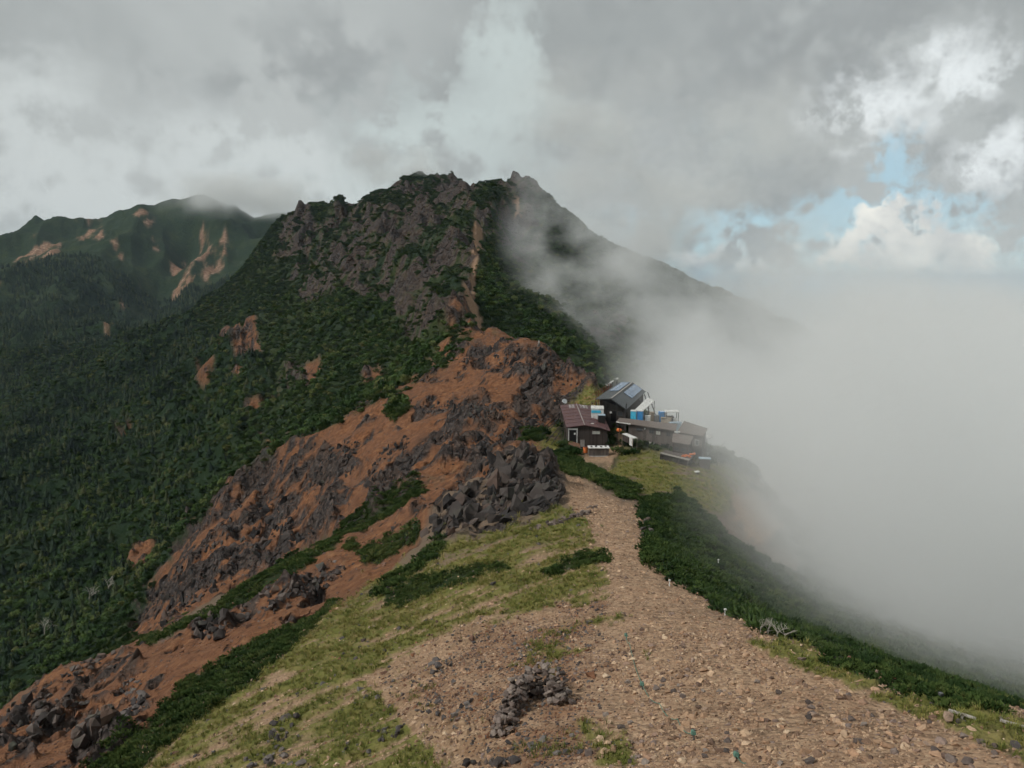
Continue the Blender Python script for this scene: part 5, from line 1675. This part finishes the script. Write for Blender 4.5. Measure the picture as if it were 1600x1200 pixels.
# ================================================================ PLANTS
def pine_patch(key, label, per_m2, h, seed, thr=.35):
    """one patch of dwarf pine: shoots over its whole outline on the ground"""
    rng = np.random.default_rng(seed)
    d0, d1 = PD[key]
    pts = sample((PINEW[key] > thr) * (.35 + .65 * sstep(nC, -.35, .0)), per_m2 * 1.3, d0, d1, .05, rng)
    if len(pts) < 3:
        print('no patch', key); return
    if len(pts) > 1700:
        pts = pts[rng.permutation(len(pts))[:1700]]
    rg = random.Random(seed)
    base = [np.array([[tuple(v) for v in t] for t in pad_tris(rg, 30, .5, .34, .17, .05)], np.float32).reshape(-1, 3) for _ in range(4)]
    org = pts[len(pts) // 2]
    co, tint = [], []
    # mounded: taller inside
    for k, p in enumerate(pts):
        b = base[k % 4]
        a = rng.random() * 6.283; c, s = math.cos(a), math.sin(a)
        sc = h / .55 * rng.uniform(.7, 1.25)
        q = np.stack([b[:, 0] * c - b[:, 1] * s, b[:, 0] * s + b[:, 1] * c, b[:, 2]], 1) * sc
        co.append(q + (p - org)); tint.append(np.full(len(b), rng.random()))
    co = np.concatenate(co); tint = np.concatenate(tint)
    me = mesh_np('dwarf_pine', co, None, np.arange(len(co)).reshape(-1, 3), False)
    at_ = me.attributes.new('tint', 'FLOAT', 'POINT'); at_.data.foreach_set('value', tint.astype(np.float32))
    o = link('dwarf_pine', me, None, M['dpine'], None, label, 'shrub', 'patches of dwarf pine', org)
    return o
pine_patch('crest', 'long dark dwarf pine strip along the crest of the left spur', 2.2, .6, 1)
pine_patch('long', 'broad dwarf pine belt between red gully and grass at the lower left', 3.0, .5, 2)
pine_patch('gap', 'dark dwarf pine tongue below the crag, between rubble and turf', 3.5, .6, 3)
pine_patch('upper', 'narrow dwarf pine strip on red scree left of the crag', 2.4, .6, 4)
pine_patch('mound', 'isolated dark dwarf pine mound at the left edge of the path', 9, .38, 5)
pine_patch('edge', 'large dense dwarf pine thicket along the right edge of the path', 3.4, .62, 6)
pine_patch('hut', 'dwarf pine belt below the maroon hut, above the path', 2.2, .65, 7)
pine_patch('slope', 'dwarf pine on the steep slope right of the path, fading into fog', 1.8, .7, 8)
pine_patch('fringe', 'low dwarf pine fringe along the ridge edge at lower right', 14, .34, 9)
pine_patch('tuft', 'single dwarf pine clump on red soil left of the maroon hut', 2.0, .8, 10)
pine_patch('lower', 'dwarf pine strip on the scree just left of the crag foot', 2.6, .6, 11)
pine_patch('isle', 'tiny dwarf pine island in the red scree', 2.4, .6, 12)
pine_patch('rim', 'round dwarf pine clump on the rim of the red bowl', 1.2, 1.1, 13)
pine_patch('band', 'thin dwarf pine band across the turf of the near slope', 7, .32, 14)

def dead_tree(px, py, h, label, seed, name='dead_tree', dmin=150, cat='tree', depth=4, spread=.6):
    rg = random.Random(seed)
    p = hit(px, py, dmin)
    t = thing(name, label, cat, p)
    segs = []
    def grow(a, d, L, r, k, out):
        b = a + d * L
        out.append((a, b, r, r * .65))
        if k == 0:
            return
        for _ in range(rg.choice((2, 3))):
            nd = (d + Vector((rg.gauss(0, spread), rg.gauss(0, spread), rg.gauss(.05, spread * .5)))).normalized()
            grow(lerp(a, b, rg.uniform(.6, 1)), nd, L * rg.uniform(.55, .8), r * .6, k - 1, out)
    def mk(nm, lst):
        V_, F_ = [], []
        for a, b, r, r1 in lst:
            v, f = tube_vf(a, b, r, r1, 4)
            F_ += [tuple(i + len(V_) for i in q) for q in f]; V_ += v
        part(t, nm, V_, F_, M['dead'])
    mk('trunk', [(p - Vector((0, 0, .4)), p + Vector((0, 0, h * .35)), h * .025, h * .018)])
    for k in range(4):
        lst = []
        d = Vector((rg.gauss(0, .6), rg.gauss(0, .6), .8)).normalized()
        grow(p + Vector((0, 0, h * rg.uniform(.2, .35))), d, h * .3, h * .014, depth - 1, lst)
        mk('limb', lst)
dead_tree(140, 945, 8, 'bleached dead tree with many bare limbs in the forest edge', 3)
dead_tree(70, 995, 7, 'smaller bleached dead tree lower left in the forest', 4)
dead_tree(170, 925, 6, 'pale leaning dead tree near the upper forest edge', 8)
for k, (px, py) in enumerate(((1188, 990), (1200, 993), (1214, 998), (1226, 1001))):
    dead_tree(px, py, .95, ['bare grey shrub at the path edge, leftmost of four', 'bare grey shrub at the path edge, second of four from left', 'bare grey shrub at the path edge, third of four from left', 'bare grey shrub at the path edge, rightmost of four'][k], 20 + k, 'bare_shrub', 25, 'shrub', 4, .45)

# ================================================================ SMALL THINGS ON THE RIDGE
def rope_line(label, pts, sag, posts):
    G = [hit(x, y, 15) for x, y in pts]
    t = thing('guide_rope', label, 'rope', G[0])
    V_, F_ = [], []
    for i in range(len(G) - 1):
        n = 8
        pr = None
        for k in range(n + 1):
            f = k / n
            q = lerp(G[i], G[i + 1], f); q.z = float(ground(q.x, q.y)) + .05 + sag * (2 * f - 1) ** 2
            if pr is not None:
                v, fc = tube_vf(pr, q, .014, .014, 5)
                F_ += [tuple(a + len(V_) for a in b) for b in fc]; V_ += v
            pr = q
    part(t, 'rope', V_, F_, M['rope_green'])
    for g in posts:
        g = G[g]
        pole(t, 'peg', g - Vector((0, 0, .3)), g + Vector((.03, 0, sag + .16)), .035, M['steel'])
        hexa(t, 'knot', [g + Vector((x * .08, y * .08, sag)) for x, y in ((-1, -1), (1, -1), (1, 1), (-1, 1))], [g + Vector((x * .06, y * .06, sag + .12)) for x, y in ((-1, -1), (1, -1), (1, 1), (-1, 1))], M['rope_green'])
rope_line('green guide rope pegged along the left side of the gravel path', [(978,1000),(983,1012),(1003,1078),(1030,1110),(1058,1135),(1083,1156)], .22, (0, 2, 5))
rope_line('short green rope end at the bottom edge of the path', [(1150,1186),(1165,1200)], .1, (0,))

def marker(px, py, D0, h, label, mat, name='marker_post', cat='post'):
    p = hit(px, py, D0)
    t = thing(name, label, cat, p)
    pole(t, 'post', p - Vector((0, 0, .3)), p + Vector((0, 0, h)), .04 * max(1, h), mat)
    obox(t, 'cap', p + Vector((0, 0, h + .002)), (.12 * max(1, h), .12 * max(1, h), .08), .3, mat)
marker(1122, 888, 45, .75, 'small white marker post in the pine thicket right of the path', M['white'])
marker(928, 716, 100, .9, 'thin dark post on the path below the low shed', M['black_steel'])
marker(1046, 916, 35, .35, 'short pale post at the right edge of the path', M['white'])
marker(1469, 1098, 18, .28, 'short grey post among the grass at lower right', M['steel'])
marker(1133, 962, 30, .3, 'short white post beside the pine thicket, near the bare shrubs', M['white'])
def boards():
    for k, (px, py, a, lab) in enumerate(((1503, 1120, .7, 'weathered plank on the ridge edge grass, left of two'), (1585, 1136, .6, 'weathered plank on the ridge edge grass, right of two'))):
        p = hit(px, py, 15)
        t = thing('weathered_plank', lab, 'plank', p)
        obox(t, 'board', p + Vector((0, 0, .05)), (.75, .1, .05), -a, M['dead'])
        obox(t, 'batten', p + Vector((0, 0, .0)), (.1, .3, .05), -a, M['dead'])
boards()
def statue():
    p = hit(842, 541, 180)
    p = Vector((p.x, p.y, float(ground(p.x, p.y))))
    t = thing('stone_statue', 'small grey stone statue standing on the crest of the red knoll', 'statue', p)
    obox(t, 'plinth', p - Vector((0, 0, .3)), (.8, .8, .7), .2, M['stone_grey'])
    v, f = tube_vf(p + Vector((0, 0, .4)), p + Vector((0, 0, 1.3)), .3, .2, 10)
    part(t, 'body', v, f, M['concrete'], None, True)
    me = hull_mesh('head', random.Random(1), M['concrete'], 40, .36, .36, .42)
    o = link('head', me, t); o.location = (0, 0, 1.5)
statue()
# ================================================================ AIR: haze and cloud
def box_mesh(name, lo, hi):
    bm = bmesh.new()
    bmesh.ops.create_cube(bm, size=1)
    for v in bm.verts:
        v.co = Vector([l + (h - l) * (c + .5) for l, h, c in zip(lo, hi, v.co)])
    me = bpy.data.meshes.new(name); bm.to_mesh(me); bm.free()
    return me

def haze():
    m, A, nt = new_mat('haze_air')
    v = A('ShaderNodeVolumePrincipled')
    v.inputs['Color'].default_value = (.66, .84, 1.0, 1)
    v.inputs['Density'].default_value = .000042
    v.inputs['Anisotropy'].default_value = .0
    o = A('ShaderNodeOutputMaterial'); nt.links.new(v.outputs[0], o.inputs['Volume'])
    link('haze', box_mesh('haze', (-120000, -120000, -1001.5), (120000, 120000, 260)), None, m, 'stuff', 'thin bluish haze over the whole view')
haze()

def cloud(name, label, lo, hi, fn, dens, step, albedo=.945, aniso=.0):
    """a closed body of air whose density follows fn (node graph over world position)"""
    m, A, nt = new_mat(name + '_vapour')
    def mt(op, a, b=None, c=None):
        return A('ShaderNodeMath', a, b, c, operation=op).outputs[0]
    def sm(x, a, b):
        n = A('ShaderNodeMapRange', x, a, b, 0., 1.); n.interpolation_type = 'SMOOTHSTEP'
        return n.outputs[0]
    pos = A('ShaderNodeNewGeometry').outputs['Position']
    sp = A('ShaderNodeSeparateXYZ', pos).outputs
    def nz(scale, det, rough=.5, off=(0, 0, 0), st=(1, 1, 1)):
        mp = A('ShaderNodeMapping', pos)
        mp.inputs['Location'].default_value = off; mp.inputs['Scale'].default_value = st
        return A('ShaderNodeTexNoise', mp.outputs[0], sock={'Scale': scale, 'Detail': det, 'Roughness': rough}).outputs[0]
    d = fn(mt, sm, nz, sp)
    v = A('ShaderNodeVolumePrincipled', sock={'Density': mt('MULTIPLY', d, dens)})
    v.inputs['Color'].default_value = (albedo * .985, albedo, albedo * .995, 1)
    v.inputs['Anisotropy'].default_value = aniso
    o = A('ShaderNodeOutputMaterial'); nt.links.new(v.outputs[0], o.inputs['Volume'])
    m.cycles.volume_step_rate = step
    m.volume_intersection_method = 'FAST'
    link(name, box_mesh(name, lo, hi), None, m, 'stuff', label)

def fog_fn(mt, sm, nz, p):
    x, y, z = p
    n = nz(.013, 4, .6, (12, 5, 0), (1, .75, 1.2))
    s = mt('SUBTRACT', x, mt('MULTIPLY_ADD', y, .11, 6.0))          # metres out from the ridge
    s = mt('ADD', s, mt('MULTIPLY_ADD', n, 130., -65.))
    lat = sm(s, -8., 34.)
    zz = mt('ADD', mt('MULTIPLY_ADD', y, .08, z), mt('MULTIPLY_ADD', n, 170., -85.))
    top = sm(zz, 14., -52.)
    puff = mt('MULTIPLY_ADD', nz(.03, 3, .6, (3, 9, 4)), 2.4, -.4)
    return mt('MULTIPLY', mt('MULTIPLY', lat, top), mt('MAXIMUM', puff, .12))
cloud('fog_bank', 'pale fog bank filling the valley right of the ridge', (8, 30, -420), (1400, 1300, 30), fog_fn, .07, .3)

def wisp_fn(mt, sm, nz, p):
    x, y, z = p
    n = nz(.019, 4, .62, (40, 0, 0), (1, .6, 1.3))
    ex = mt('MULTIPLY', sm(x, -12., 35.), sm(x, 185., 120.))
    ez = mt('MULTIPLY', sm(z, 112., 80.), sm(z, -70., -30.))
    ey = mt('MULTIPLY', sm(y, 330., 380.), sm(y, 520., 470.))
    return mt('MULTIPLY', mt('MULTIPLY', sm(n, .45, .66), ex), mt('MULTIPLY', ez, ey))
cloud('mist_wisps', 'thin torn mist drifting across the right flank of the peak', (-12, 330, -70), (185, 520, 112), wisp_fn, .024, .5)

def cap_fn(x0, x1, y0, y1, z0, z1, sc, lo=.42, hi=.62):
    def fn(mt, sm, nz, p):
        x, y, z = p
        n = nz(sc, 3, .55, (7, 3, 1))
        wx, wz = (x1 - x0) * .3, (z1 - z0) * .35
        e = mt('MULTIPLY', sm(x, x0, x0 + wx), sm(x, x1, x1 - wx))
        ez = mt('MULTIPLY', sm(z, z0, z0 + wz * 1.6), sm(z, z1, z1 - wz * .6))
        return mt('MULTIPLY', sm(n, lo, hi), mt('MULTIPLY', e, ez))
    return fn
def cap(name, label, x0, x1, y0, y1, z0, z1, sc, dens):
    cloud(name, label, (x0, y0, z0), (x1, y1, z1), cap_fn(x0, x1, y0, y1, z0, z1, sc), dens, .8)
cap('cloud_cap', 'grey cloud resting on the right shoulder of the far mountain', -860, -470, 1780, 2080, 130, 258, .008, .012)
cap('summit_mist', 'thin mist round the left summit of the peak', -175, -60, 760, 860, 85, 135, .03, .02)
